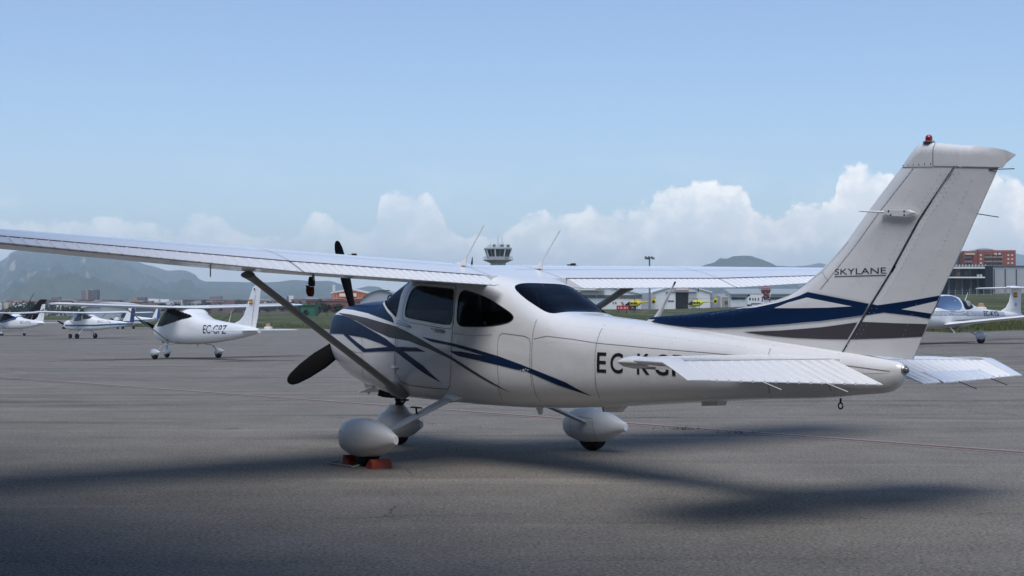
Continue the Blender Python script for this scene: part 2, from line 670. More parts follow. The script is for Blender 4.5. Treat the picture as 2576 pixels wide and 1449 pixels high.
def text_polys(s, bold=.0):
    """triangulated glyph outlines of a string from the built-in font"""
    cu = bpy.data.curves.new('glyphs', 'FONT')
    cu.body = s
    cu.size = 1.0
    cu.resolution_u = 4
    cu.offset = bold
    o = bpy.data.objects.new('glyphs', cu)
    col.objects.link(o)
    bpy.context.view_layer.update()
    dg = bpy.context.evaluated_depsgraph_get()
    me = bpy.data.meshes.new_from_object(o.evaluated_get(dg))
    V = [(v.co.x, v.co.y) for v in me.vertices]
    F = [tuple(p.vertices) for p in me.polygons]
    bpy.data.objects.remove(o); bpy.data.curves.remove(cu); bpy.data.meshes.remove(me)
    return V, F


def text_decal(name, s, x0, x1, z0, z1, fmap, m, parent, bold=.0, maxlen=.03, slant=0.0):
    """text fitted into the box x0..x1 (reading direction), z0..z1 on a mapped surface"""
    V, F = text_polys(s, bold)
    xa, xb = min(v[0] for v in V), max(v[0] for v in V)
    za, zb = min(v[1] for v in V), max(v[1] for v in V)
    bm = bmesh.new()
    for v in V: bm.verts.new((x0 + (v[0] - xa) / (xb - xa) * (x1 - x0), z0 + (v[1] - za) / (zb - za) * (z1 - z0), 0))
    bm.verts.ensure_lookup_table()
    for f in F:
        try: bm.faces.new([bm.verts[i] for i in f])
        except ValueError: pass
    bmesh.ops.remove_doubles(bm, verts=bm.verts[:], dist=1e-5)
    if maxlen:
        for _ in range(4):
            es = [e for e in bm.edges if e.calc_length() > maxlen]
            if not es: break
            bmesh.ops.subdivide_edges(bm, edges=es, cuts=1)
            bmesh.ops.triangulate(bm, faces=[f for f in bm.faces if len(f.verts) > 3])
    bm.verts.ensure_lookup_table()
    for i, v in enumerate(bm.verts): v.index = i
    mb = MB().add([fmap(v.co.x + slant * (v.co.y - z0), v.co.y) for v in bm.verts], [tuple(v.index for v in f.verts) for f in bm.faces])
    bm.free()
    return mb.build(name, m, parent, smooth=60)


def rivets(name, paths, fmap, parent, pitch=.038, r=.0042):
    """rows of raised rivet heads along polylines on a mapped surface, joined"""
    mb = MB()
    for pts in paths:
        for a, b in zip(pts, pts[1:]):
            n = max(1, int(math.hypot(b[0] - a[0], b[1] - a[1]) / pitch))
            for k in range(n):
                x, z = a[0] + (b[0] - a[0]) * k / n, a[1] + (b[1] - a[1]) * k / n
                c = Vector(fmap(x, z))
                out = Vector((0, math.copysign(.0022, c.y), 0))
                ring = [c + Vector((r * math.cos(q * math.pi / 3), 0, r * math.sin(q * math.pi / 3))) for q in range(6)]
                n0 = len(mb.v)
                mb.add(ring + [c + out], [(q, (q + 1) % 6, 6) for q in range(6)])
    o = mb.build(name, RIVET, parent, fix=False)
    o['kind'] = 'stuff'
    return o


RIVET = mat('rivet_head', (.66, .66, .66), .4)

# ------------------------------------------------------------------ windows of the cabin: outlines in side view (x, z)
WIN_DOOR = smooth_poly([(.60, 1.742), (.30, 1.722), (-.11, 1.697), (-.205, 1.688), (-.225, 1.56), (-.248, 1.36), (-.165, 1.34), (.23, 1.376), (.63, 1.41), (.69, 1.44), (.665, 1.60)], 3)
WIN_REAR = smooth_poly([(-.315, 1.69), (-.52, 1.66), (-.78, 1.605), (-1.01, 1.522), (-1.235, 1.43), (-1.19, 1.375), (-1.02, 1.345), (-.82, 1.328), (-.56, 1.323), (-.335, 1.33), (-.315, 1.50)], 3)
WIN_SHIELD = [(.868, 1.418), (.93, 1.447), (1.05, 1.503), (1.184, 1.57), (1.27, 1.598), (1.36, 1.60), (1.46, 1.64), (1.3, 2.0), (.66, 2.0), (.68, 1.865), (.76, 1.82), (.832, 1.74), (.842, 1.64), (.846, 1.52)]
# rear screen: outline in plan (x, y)
_rw = [(-1.005, .30), (-1.05, .37), (-1.20, .385), (-1.42, .375), (-1.62, .345), (-1.672, .26)]
WIN_BACK = smooth_poly(_rw + [(x, -y) for x, y in reversed(_rw)], 2)


def build_fuselage(root):
    V = [list(v) for v in FUS_V]
    groups = {'shield': [], 'doorL': [], 'doorR': [], 'rearL': [], 'rearR': [], 'back': []}
    keep = []
    for f in FUS_F:
        cx = sum(V[i][0] for i in f) / 4; cy = sum(V[i][1] for i in f) / 4; cz = sum(V[i][2] for i in f) / 4
        g = None
        if -1.75 < cx < 1.5 and cz > 1.25:
            if in_poly(cx, cz, WIN_SHIELD): g = 'shield'
            elif cx < -.95 and cz > 1.45 and in_poly(cx, cy, WIN_BACK): g = 'back'
            elif in_poly(cx, cz, WIN_DOOR) and abs(cy) > .3: g = 'doorL' if cy > 0 else 'doorR'
            elif in_poly(cx, cz, WIN_REAR) and abs(cy) > .3: g = 'rearL' if cy > 0 else 'rearR'
        if g: groups[g].append(f)
        else: keep.append(f)
    kept = set(i for f in keep for i in f)
    outl = {'shield': WIN_SHIELD, 'doorL': WIN_DOOR, 'doorR': WIN_DOOR, 'rearL': WIN_REAR, 'rearR': WIN_REAR}
    for g, fs in groups.items():
        bd = set(i for f in fs for i in f) & kept
        for i in bd:
            x, y, z = V[i]
            if g == 'back':
                d, px, py = near_poly(x, y, WIN_BACK)
                if d < .02:
                    # height of the crown there
                    hit = FUS_BVH.ray_cast(Vector((px, py, 2.5)), Vector((0, 0, -1)))
                    if hit[0]: V[i] = [px, py, hit[0].z]
            else:
                d, px, pz = near_poly(x, z, outl[g])
                if d < .02 and pz < _si[2](px) - .03:
                    V[i] = [px, math.copysign(y_at(px, pz), y), pz]
    mb = MB(); mb.v = [tuple(v) for v in V]; mb.f = keep; mb.mi = [0] * len(keep)
    n = len(FUS_V)
    NRl = NR
    mb.f.append(tuple(range(NRl - 1, -1, -1)))
    mb.f.append(tuple(n - NRl + k for k in range(NRl)))
    mb.mi += [0, 0]
    fu = mb.build('fuselage', WHITEF, root, smooth=50)
    # remove loose vertices
    bm = bmesh.new(); bm.from_mesh(fu.data)
    bmesh.ops.delete(bm, geom=[v for v in bm.verts if not v.link_faces], context='VERTS')
    bm.to_mesh(fu.data); bm.free()
    names = {'shield': 'windshield', 'doorL': 'door_window', 'doorR': 'door_window', 'rearL': 'rear_side_window', 'rearR': 'rear_side_window', 'back': 'rear_window'}
    for g, fs in groups.items():
        idx = sorted(set(i for f in fs for i in f))
        mp = {i: k for k, i in enumerate(idx)}
        vs = []
        for i in idx:
            x, y, z = V[i]
            cxm = x
            c = Vector((x, 0, 1.25))
            d = (c - Vector((x, y, z))).normalized()
            vs.append(Vector((x, y, z)) + d * .004)
        MB().add(vs, [tuple(mp[i] for i in f) for f in fs]).build(names[g], GLASSD if g in ('back',) else GLASS, root, smooth=60, fix=True)
    return fu


def wing_half(x):  # spanwise blend 0 root .. 1 tip
    return max(0.0, min(1.0, (abs(x) - 2.54) / 2.76))


_fr = [0, .01, .03, .08, .15, .25, .38, .5, .65, .84, 1.0]
W_UP = pchip(_fr, [1.805, 1.835, 1.862, 1.902, 1.930, 1.952, 1.957, 1.937, 1.890, 1.806, 1.704])
W_UPT = pchip(_fr, [1.852, 1.872, 1.890, 1.915, 1.934, 1.948, 1.950, 1.938, 1.910, 1.862, 1.803])
_frl = [0, .01, .03, .1, .3, .6, .84, 1.0]
W_LO = pchip(_frl, [1.805, 1.785, 1.772, 1.757, 1.745, 1.728, 1.712, 1.699])
W_LOT = pchip(_frl, [1.852, 1.838, 1.828, 1.815, 1.803, 1.799, 1.798, 1.799])


def wing_pt(l, f, up=True, dz=0.0):
    k = wing_half(l)
    le = .80 - .22 * k
    te = -1.01 + .41 * k
    a, b = (W_UP(f), W_UPT(f)) if up else (W_LO(f), W_LOT(f))
    return Vector((le + (te - le) * f, l, a + (b - a) * k + abs(l) * .0302 + dz))


def wing_top(x, l):
    k = wing_half(l)
    le = .80 - .22 * k; te = -1.01 + .41 * k
    return wing_pt(l, (le - x) / (le - te), True)


def bead(u):
    """height of the pressed ribs across one pitch, u 0..1"""
    d = abs(u - .5)
    return math.cos(min(1, d / .11) * math.pi / 2) if d < .11 else 0.0


def build_wing(root):
    fu_ = [.84, .80, .72, .64, .55, .46, .38, .30, .23, .17, .12, .08, .05, .03, .015, .005, 0]
    fl_ = [.005, .015, .03, .06, .12, .22, .35, .5, .65, .8, .84]
    ls = [-5.30, -5.05, -4.5, -3.9, -3.2, -2.75, -2.54, -1.9, -1.2, -.6, -.3, 0, .3, .6, 1.2, 1.9, 2.54, 2.75, 3.2, 3.9, 4.5, 5.05, 5.30]
    rings = [[wing_pt(l, f) for f in fu_] + [wing_pt(l, f, False) for f in fl_] for l in ls]
    wing = MB().loft(rings).build('wing', WHITE, root, smooth=35)
    for sg in (1, -1):
        # rounded drooped tip
        tr = []
        for q in (0, .25, .5, .72, .88, .97, 1.0):
            l = sg * (5.30 + .19 * math.sin(q * math.pi / 2))
            sc = math.cos(q * math.pi / 2) ** .6
            c = wing_pt(sg * 5.30, .45); c2 = wing_pt(sg * 5.30, .45, False); mz = c2.z + .02
            ring = []
            for f in fu_[:1] + [.95, 1.0][::-1][:0] + fu_: ring.append(wing_pt(sg * 5.30, f))
            ring = [wing_pt(sg * 5.30, f) for f in [1.0, .92] + fu_] + [wing_pt(sg * 5.30, f, False) for f in fl_ + [.92]]
            cx = .58 - .5 * 1.18
            tr.append([Vector((cx + (p.x - cx) * (.35 + .65 * sc), l, mz + (p.z - mz) * max(.05, sc))) for p in ring])
        MB().loft(tr).build('wing_tip', WHITE, root, smooth=50)
        for nm, l0, l1, pitch, hb in (('flap', .498, 2.528, .0782, .013), ('aileron', 2.552, 5.045, .1035, .012)):
            nb = round((l1 - l0) / pitch)
            per = 20
            st = []
            for j in range(nb * per + 1):
                l = l0 + (l1 - l0) * j / (nb * per)
                h = hb * bead((j % per) / per)
                fr = [.846, .868, .91, .95, .985, 1.0]
                env = [.0, 1, 1, 1, 1, .7]
                gap = -.004
                up = [wing_pt(sg * l, f) + Vector((0, 0, h * e + gap)) for f, e in zip(fr, env)]
                lo = [wing_pt(sg * l, f, False) - Vector((0, 0, h * .6 * e + gap)) for f, e in zip(fr[::-1], env[::-1])]
                st.append(up + lo)
            MB().loft(st).build(nm, WHITE, root, smooth=35)
        # skin laps and inspection lines on top
        wm = lambda a, b: tuple(wing_pt(a, b) + Vector((0, 0, .0025)))
        for f in (.30, .62):
            line_decal('skin_lap', [(sg * .15, f), (sg * 5.28, f)], .005, lambda a, b: tuple(wing_pt(a, f + (b - f) * .8) + Vector((0, 0, .0025))), SEAM, root, step=.3)
        V, F = [], []
        for nm, l in (('skin_lap', 2.54), ('skin_lap', .43)):
            pts = [(l, q / 12 * .83 + .02) for q in range(13)]
            V = []; F = []
            for i, (a, b) in enumerate(pts):
                p = wing_pt(sg * a, b) + Vector((0, 0, .0025))
                V += [p + Vector((0, .003, 0)), p - Vector((0, .003, 0))]
                if i: F.append((2 * i - 2, 2 * i - 1, 2 * i + 1, 2 * i))
            MB().add(V, F).build(nm, SEAM, root, smooth=60)
        # dark slot ahead of flap and aileron
        V = []; F = []
        for i in range(41):
            l = .49 + (5.05 - .49) * i / 40
            for f in (.8385, .8475):
                V.append(wing_pt(sg * l, f) + Vector((0, 0, .0022)))
            if i: F.append((2 * i - 2, 2 * i - 1, 2 * i + 1, 2 * i))
        MB().add(V, F).build('hinge_slot', SEAL, root, smooth=60)
        # fuel filler with its lever
        p = wing_top(.30, sg * 1.35)
        fc = MB().lathe([(.055, 0), (.055, .012), (.03, .016)], 14, p).build('fuel_cap', DARKM, root, smooth=40)
        mbx = MB().box(p + Vector((0, 0, .024)), (.055, .03, .022)).box(p + Vector((.04, .01, .018)), (.03, .07, .01))
        mbx.build('cap_lever', mat('cap_brown', (.035, .016, .014), .7), fc)
        # lift strut
        a = Vector((.93, sg * .47, .64)); b = Vector((.58, sg * 2.34, 1.79))
        rings = []
        d = (b - a).normalized()
        ax = Vector((1, 0, 0)); ax = (ax - d * ax.dot(d)).normalized(); nrm = d.cross(ax)
        for q, w, t in ((0, .085, .05), (.03, .08, .042), (.08, .068, .030), (.5, .066, .028), (.94, .066, .028), (1.0, .075, .032)):
            c = a.lerp(b, q)
            rings.append([c + ax * (w * math.cos(k * math.pi / 10)) * (1 if math.cos(k * math.pi / 10) > 0 else 1.25) + nrm * (t * math.sin(k * math.pi / 10)) for k in range(20)])
        st = MB().loft(rings).build('wing_strut', STRUTM, root, smooth=40)
        # cuff at the foot of the strut
        cr = []
        for q, w, t in ((-.055, .05, .02), (-.04, .10, .05), (0, .125, .068), (.03, .115, .06), (.055, .09, .045)):
            c = a.lerp(b, q)
            cr.append([c + ax * (w * math.cos(k * math.pi / 10)) + nrm * (t * math.sin(k * math.pi / 10)) for k in range(20)])
        MB().loft(cr).build('strut_cuff', STRUTM, st, smooth=50)
        cr = []
        for q, w, t in ((.965, .07, .03), (.99, .095, .035), (1.005, .12, .04)):
            c = a.lerp(b, q)
            cr.append([c + ax * (w * math.cos(k * math.pi / 10)) + nrm * (t * math.sin(k * math.pi / 10)) for k in range(20)])
        MB().loft(cr).build('strut_cuff', STRUTM, st, smooth=50)
        # tie-down ring under the wing
        q = wing_pt(sg * 2.95, .42, False)
        MB().tube([q, q + Vector((0, 0, -.09))], .006).build('tie_down_ring', METAL, root, smooth=50)
    return wing


# ---------------------------------------------------------------- fin and tailplane
FIN_LE = pchip([1.10, 1.36, 1.41, 1.433, 1.46, 1.50, 1.527, 1.572, 1.706, 1.903, 2.26, 2.504, 2.60], [-2.9, -2.55, -2.58, -2.65, -3.17, -3.664, -3.88, -4.152, -4.464, -4.742, -5.101, -5.353, -5.46][:13]) if False else None
_fz = [1.10, 1.425, 1.46, 1.50, 1.527, 1.572, 1.63, 1.706, 1.903, 2.26, 2.504, 2.70]
_fx = [-2.45, -2.60, -3.17, -3.664, -3.88, -4.152, -4.33, -4.464, -4.742, -5.101, -5.353, -5.555]
_fl = pchip(_fz, [-a for a in _fx])
FIN_LE = lambda z: -_fl(z)
FIN_HI = lin([(1.10, -4.78), (1.176, -4.838), (1.53, -5.104), (1.752, -5.28), (2.123, -5.534), (2.466, -5.832), (2.70, -6.03)])
FIN_TE = lin([(1.10, -5.44), (1.138, -5.457), (1.418, -5.603), (1.60, -5.694), (1.785, -5.802), (2.135, -5.993), (2.436, -6.158), (2.70, -6.30)])


def fin_ht(x, z):
    """half thickness of fin and rudder"""
    le, hi, te = FIN_LE(z), FIN_HI(z), FIN_TE(z)
    if x > hi:
        d = max(0.0, le - x)
        return .006 + .048 * (1 - math.exp(-d / .14)) * (1 - .38 * max(0.0, (d / max(.05, le - hi))) ** 1.5)
    u = (hi - x) / (hi - te)
    return .0385 * (1 - u) + .004 * u


def fin_map(side, off=.003):
    return lambda x, z: (x, side * (fin_ht(x, z) + off), z)


def build_tail(root):
    # fin with its long dorsal fairing
    zs = [1.10, 1.2, 1.3, 1.35, 1.38, 1.40] + [1.405 + .005 * i for i in range(40)] + [1.61, 1.63, 1.65, 1.67, 1.69, 1.71, 1.73, 1.75, 1.8, 1.9, 2.0, 2.1, 2.2, 2.3, 2.4, 2.498]
    rings = []
    fr = [0, .002, .006, .012, .02, .03, .045, .06, .08, .1, .13, .16, .2, .24, .29, .34, .4, .46, .53, .6, .68, .75, .82, .88, .94, 1.0]
    for z in zs:
        le, hi = FIN_LE(z), FIN_HI(z) + .004
        xs = [le + (hi - le) * f for f in fr]
        L = [(x, fin_ht(x, z) if i else .004, z) for i, x in enumerate(xs)]
        rings.append([Vector(p) for p in L] + [Vector((p[0], -p[1], p[2])) for p in reversed(L)])
    fmb = MB().loft(rings)
    for i, f in enumerate(fmb.f):
        c = [sum(fmb.v[j][a] for j in f) / len(f) for a in range(3)]
        if len(f) == 4 and -3.66 < c[0] and c[2] > 1.408: fmb.mi[i] = 1
        elif len(f) == 4 and -3.80 < c[0] and c[2] > 1.44 and c[2] < 1.4985 - (-3.66 - c[0]) * .02: fmb.mi[i] = 1
    fin = fmb.build('fin', [WHITE, NAVY], root, smooth=40)
    # rudder
    rings = []
    for z in [1.138 + (2.432 - 1.138) * q / 12 for q in range(13)]:
        hi, te = FIN_HI(z) - .007, FIN_TE(z)
        zz = z + (.03 * (1 - (z - 1.138) / .2) if z < 1.338 else 0)
        xs = [hi + (te - hi) * f for f in (0, .04, .15, .35, .6, .85, 1.0)]
        # the lower edge rises slightly towards the hinge
        L = []
        for i, x in enumerate(xs):
            zz = z + (.035 * (1 - (z - 1.138) / .25) * (te - x) / (te - hi) if z < 1.388 else 0)
            zz += (.034 * ((z - 2.2) / .232) * (te - x) / (te - hi) if z > 2.2 else 0)
            L.append((x, fin_ht(x, z) * (.75 if i == 0 else 1), zz))
        rings.append([Vector(p) for p in L] + [Vector((p[0], -p[1], p[2])) for p in reversed(L)])
    rud = MB().loft(rings).build('rudder', WHITE, root, smooth=40)
    V = []; F = []
    for i in range(21):
        z = 1.16 + (2.47 - 1.16) * i / 20
        h = FIN_HI(z)
        V += [Vector((h + .004, .024, z)), Vector((h + .004, -.024, z)), Vector((h - .010, -.024, z)), Vector((h - .010, .024, z))]
        if i:
            for k in range(4): F.append((4 * i - 4 + k, 4 * i - 4 + (k + 1) % 4, 4 * i + (k + 1) % 4, 4 * i + k))
    MB().add(V, F).build('hinge_gap', FLOORD, root)
    for z in (1.205, 1.78, 2.40):
        h = FIN_HI(z) - .004
        MB().box((h, 0, z), (.026, .070, .055), Matrix.Rotation(R(-36), 3, 'Y')).build('rudder_hinge', FLOORD, rud)
    # tips
    def tip(name, outline, mtop):
        pts = outline
        cx = sum(p[0] for p in pts) / len(pts)
        rings = []
        for side_q in (-1, -.8, -.4, 0, .4, .8, 1):
            rings.append((side_q,))
        V, F = [], []
        P2, Ft = poly_mesh(pts, .05)
        # pillow the outline on both sides
        def h(x, z):
            d = near_poly(x, z, pts)[0]
            base = fin_ht(min(x, FIN_LE(2.48) - .001), 2.48)
            top = max(0.0, min(1.0, (mtop(x) - z) / .05))
            return base * (.18 + .82 * math.sqrt(top)) if d > 1e-5 or z < mtop(x) - .02 else base * .18
        n = len(P2)
        V = [(x, h(x, z), z) for x, z in P2] + [(x, -h(x, z), z) for x, z in P2]
        F = [f for f in Ft] + [tuple(n + i for i in reversed(f)) for f in Ft]
        # rim
        em = {}
        for f in Ft:
            for a, b in zip(f, f[1:] + f[:1]):
                em[(a, b)] = em.get((a, b), 0) + 1
        for (a, b) in em:
            if (b, a) not in em: F.append((b, a, n + a, n + b))
        return MB().add(V, F).build(name, WHITE, root, smooth=50)
    topf = lin([(-6.30, 2.507), (-6.21, 2.546), (-6.054, 2.583), (-5.819, 2.619), (-5.642, 2.649), (-5.562, 2.659), (-5.505, 2.649), (-5.425, 2.587), (-5.353, 2.504)])
    tip('fin_tip', [(-5.353, 2.504), (-5.385, 2.545), (-5.425, 2.587), (-5.465, 2.622), (-5.505, 2.649), (-5.562, 2.659), (-5.644, 2.649), (-5.651, 2.476), (-5.5, 2.489)], topf)
    tip('rudder_tip', [(-5.655, 2.480), (-5.6535, 2.648), (-5.819, 2.619), (-6.054, 2.583), (-6.13, 2.566), (-6.209, 2.545), (-6.295, 2.507), (-6.262, 2.488), (-6.22, 2.458), (-6.186, 2.428), (-5.83, 2.462)], topf)
    # beacon
    b = MB().lathe([(.042, 0), (.042, .008), (.03, .012)], 16, (-5.585, 0, 2.655)).build('beacon', METAL, root, smooth=40)
    MB().lathe([(.025, 0), (.025, .018), (.022, .032), (.012, .040), (.003, .043)], 16, (-5.585, 0, 2.669)).build('beacon_lens', REDGL, b, smooth=60)
    # static wicks
    for p, q in (((-6.09, .012, 2.425), (-6.29, .012, 2.413)), ((-5.995, 0, 2.134), (-6.16, 0, 2.103))):
        MB().tube([p, q], .0035, 6).build('static_wick', SEAL, root)
    # livery of the tail
    body = [(-2.66, 1.39), (-2.78, 1.438), (-3.17, 1.452), (-3.263, 1.462), (-3.45, 1.477), (-3.66, 1.494), (-3.69, 1.497), (-3.942, 1.512), (-4.184, 1.546), (-4.402, 1.595), (-4.497, 1.625), (-4.811, 1.576),
            (-5.094, 1.532), (-4.985, 1.375 + .0725)][:13]
    nav_f = [(-2.66, 1.39), (-2.80, 1.4365), (-3.17, 1.4605), (-3.45, 1.482), (-3.66, 1.4995), (-3.70, 1.4985), (-3.942, 1.510), (-4.184, 1.546), (-4.402, 1.595), (-4.497, 1.625), (-4.811, 1.576), (-5.093, 1.532), (-5.032, 1.448),
             (-4.632, 1.405), (-4.487, 1.396), (-4.30, 1.381), (-4.049, 1.366), (-3.75, 1.35), (-3.499, 1.342), (-3.164, 1.347), (-2.902, 1.366)]
    nav_r = [(-5.118, 1.529), (-5.168, 1.521), (-5.464, 1.555), (-5.690, 1.587), (-5.672, 1.550), (-5.374, 1.492), (-5.622, 1.462), (-5.604, 1.427), (-5.485, 1.445), (-5.22, 1.469), (-5.058, 1.449)]
    notch = [(-5.374, 1.492), (-5.50, 1.517), (-5.672, 1.550), (-5.655, 1.515), (-5.622, 1.462), (-5.5, 1.477)]
    tri = [(-4.155, 1.503), (-4.30, 1.545), (-4.496, 1.583), (-4.72, 1.548), (-4.936, 1.514), (-4.7, 1.505), (-4.4, 1.502)]
    gr_f = [(-3.804, 1.314), (-4.199, 1.329), (-4.45, 1.345), (-4.633, 1.358), (-4.982, 1.397), (-4.888, 1.272), (-4.629, 1.270), (-4.346, 1.275), (-4.05, 1.29)]
    gr_r = [(-5.008, 1.401), (-5.15, 1.398), (-5.283, 1.394), (-5.585, 1.389), (-5.541, 1.302), (-5.284, 1.287), (-4.912, 1.272)]
    for side in (1, -1):
        decal('tail_stripe', nav_f, fin_map(side, .0075), NAVY, fin, .05)
        decal('tail_stripe', nav_r, fin_map(side, .0025), NAVY, rud, .05)
        decal('tail_stripe', tri, fin_map(side, .0095), WHITE, fin, .05)
        decal('tail_stripe', notch, fin_map(side, .0050), WHITE, rud, .05)
        decal('tail_stripe', gr_f, fin_map(side, .004), GREYP, fin, .05)
        decal('tail_stripe', gr_r, fin_map(side, .0025), GREYP, rud, .05)
        line_decal('skin_lap', [(-5.482, 2.481), (-5.171, 2.185), (-4.957, 1.961), (-4.62, 1.64)], .005, fin_map(side, .0018), SEAM, fin)
        line_decal('skin_lap', [(-4.62, 2.0 - .225), (-4.70, 1.70)], .004, fin_map(side, .0018), SEAM, fin)
        line_decal('skin_lap', [(-3.4, 1.45), (-4.2, 1.565), (-4.62, 1.78), (-4.87, 1.99)], .003, fin_map(side, .0018), SEAM, fin)
        line_decal('hinge_line', [(FIN_HI(z_) - .002, z_) for z_ in (1.165, 1.35, 1.53, 1.752, 1.95, 2.123, 2.30, 2.465)], .009, fin_map(side, .0055), SEAL, fin)
        line_decal('tip_joint', [(-5.362, 2.500), (-5.655, 2.476)], .005, fin_map(side, .003), SEAM, fin)
        line_decal('tip_joint', [(-5.655, 2.482), (-5.655, 2.63)], .005, lambda a, b_: (a, side * (fin_ht(a, 2.48) * (.18 + .82 * math.sqrt(max(0, min(1, (2.647 - b_) / .05)))) + .003), b_), SEAM, fin)
        line_decal('tip_joint', [(-5.66, 2.480), (-5.83, 2.464), (-6.17, 2.432)], .006, lambda a, b_: (a, side * (fin_ht(a, 2.43) + .004), b_), SEAM, rud)
        off = lambda d: [(FIN_HI(z_) + d, z_) for z_ in (1.22, 1.53, 1.752, 1.95, 2.123, 2.30, 2.45)]
        rivets('rivet_row', [off(.03), off(.075), [(-5.46, 2.46), (-5.15, 2.165), (-4.94, 1.945), (-4.70, 1.71)], [(-4.95, 1.66), (-5.28, 2.10), (-5.50, 2.36)]], fin_map(side, .0015), fin)
        rivets('rivet_row', [off(-.035), off(-.075), [(FIN_TE(z_) + .16, z_) for z_ in (1.2, 1.6, 2.0, 2.4)]], fin_map(side, .0015), rud)
        # the model name on the fin
        x0, x1 = (-4.762, -5.244) if side > 0 else (-5.244, -4.762)
        text_decal('lettering', 'SKYLANE', x0, x1, 1.748, 1.792, fin_map(side, .002), mat('lettering_dark', (.03, .03, .04), .5), fin, maxlen=.08)
        line_decal('lettering', [(x0, 1.735), (x1, 1.735)], .006, fin_map(side, .002), MATS['lettering_dark'], fin)
        # navigation antenna: blade plate with four screws and a rod
        base = [(-5.212, 2.186), (-5.268, 2.203), (-5.466, 2.19), (-5.532, 2.166), (-5.443, 2.14), (-5.314, 2.15)]
        y0 = .05
        V = [(x, side * (y0), z) for x, z in base] + [(x * .9 + -5.37 * .1, side * (y0 + .030), z * .8 + 2.172 * .2) for x, z in base]
        an = MB().add(V, [tuple(range(6)), tuple(range(6, 12))] + [(i, (i + 1) % 6, 6 + (i + 1) % 6, 6 + i) for i in range(6)]).build('navigation_antenna', WHITE, root, smooth=30)
        MB().tube([(-5.25, side * .075, 2.185), (-5.13, side * .20, 2.192)], [.009, .004], 8).build('antenna_rod', WHITE, an, smooth=50)
        for sx, sz in ((-5.30, 2.19), (-5.44, 2.18), (-5.32, 2.160), (-5.44, 2.152)):
            MB().lathe([(.007, 0), (.007, .003)], 8, (sx, side * (y0 + .0295) - (0 if side > 0 else .003), sz), 'y').build('screw', DARKM, an)
        for i in range(6):
            xx = -5.375 - i * .052
            MB().lathe([(.0055, 0), (.002, .004)], 7, (xx, side * (fin_ht(xx, 2.49) - (0 if side > 0 else -.0)) - (0 if side > 0 else .004), 2.512 - i * .0025), 'y').build('screw', DARKM, fin)

    # ---- tailplane
    def stab_z(l): return 1.105 - .010 * abs(l)
    def st_le(l): return -3.93 - .16 * abs(l)
    def st_hi(l): return -4.885 + .045 * abs(l)
    ls = [-1.50, -1.2, -.8, -.4, -.1, .1, .4, .8, 1.2, 1.50]
    fr = [1.0, .85, .65, .45, .28, .14, .05, .012, 0, .012, .05, .14, .28, .45, .65, .85, 1.0]
    th = pchip([0, .012, .05, .14, .28, .45, .65, .85, 1.0], [0, .014, .026, .038, .045, .045, .040, .033, .026])
    rings = []
    for l in ls:
        r = []
        for i, f in enumerate(fr):
            s = 1 if i < 8 else -1
            r.append(Vector((st_le(l) + (st_hi(l) - st_le(l)) * f, l, stab_z(l) + (0 if i == 8 else s * th(f)))))
        rings.append(r)
    stab = MB().loft(rings).build('tailplane', WHITE, root, smooth=40)
    for sg in (1, -1):
        # rounded cap on the tailplane's end, ahead of the elevator horn
        tr = []
        for q in (0, .4, .7, .9, 1.0):
            l = sg * (1.50 + .085 * math.sin(q * math.pi / 2)); sc = max(.06, math.cos(q * math.pi / 2))
            tr.append([Vector((-4.17 - .30 * (1 - 0) + (p.x + .30 + 4.17) * (.75 + .25 * sc) * .55 + .21, l, stab_z(1.5) + (p.z - stab_z(1.5)) * sc)) for p in [Vector((a.x, 0, a.z)) for a in rings[-1]]])
        MB().loft(tr).build('tailplane_tip', WHITE, stab, smooth=60)
        # elevator: ribbed skin, drooped, with a balance horn at the end
        l0, l1 = .205, 1.60
        nb = 15; per = 20
        h_in = Vector((-4.893, l0, 1.104)); h_out = Vector((-4.828, 1.60, 1.090))
        t_in = Vector((-5.377, l0 + .013, .962)); t_out = Vector((-5.118, 1.60, .995))
        st = []
        for j in range(nb * per + 1):
            q = j / (nb * per)
            a, b = h_in.lerp(h_out, q), t_in.lerp(t_out, q)
            hb = .012 * bead((j % per) / per)
            up, lo = [], []
            for f, t, e in ((0, .018, 0), (.03, .027, 0), (.10, .0255, 1), (.35, .019, 1), (.65, .011, 1), (.95, .004, 1), (1.0, .0025, .6)):
                c = a.lerp(b, f)
                up.append(Vector((c.x, sg * c.y, c.z + t + hb * e)))
                lo.append(Vector((c.x, sg * c.y, c.z - t - hb * e * .7)))
            st.append(up + lo[::-1])
        el = MB().loft(st).build('elevator', WHITE, root, smooth=35)
        # horn
        hr = []
        for q in (0, .35, .7, .9, 1.0):
            l = 1.60 + .17 * q
            sc = math.sqrt(max(.02, 1 - (max(0, q - .5) * 2) ** 2))
            x0, x1 = -4.46 - .06 * q * q, -5.118 + .035 * q
            ring = []
            for f, t in ((0, .004), (.04, .016), (.15, .026), (.35, .030), (.55, .027), (.75, .016), (.93, .006), (1, .003)):
                x = x0 + (x1 - x0) * f
                zc = 1.110 - .008 * f if x > -4.83 else 1.105 - (1.105 - .998) * ((-4.83 - x) / (-4.83 - x1)) ** 1.1
                ring.append((x, zc, t * sc))
            hr.append([Vector((x, sg * l, zc + t)) for x, zc, t in ring] + [Vector((x, sg * l, zc - t)) for x, zc, t in reversed(ring)])
        MB().loft(hr).build('balance_horn', WHITE, el, smooth=50)
        MB().box((-4.62, sg * 1.565, 1.095), (.20, .05, .03)).build('horn_bracket', LEGP, el)
        V = [h_in.lerp(h_out, q) for q in (0, 1)]
        for q, (dx, dz) in ((.35, (-.19, -.05)), (.72, (-.17, -.045))):
            p = t_in.lerp(t_out, q)
            MB().tube([(p.x + .06, sg * p.y, p.z + .02), (p.x + dx, sg * (p.y - .02), p.z + dz)], .0035, 6).build('static_wick', WHITE if sg > 0 else SEAL, el)
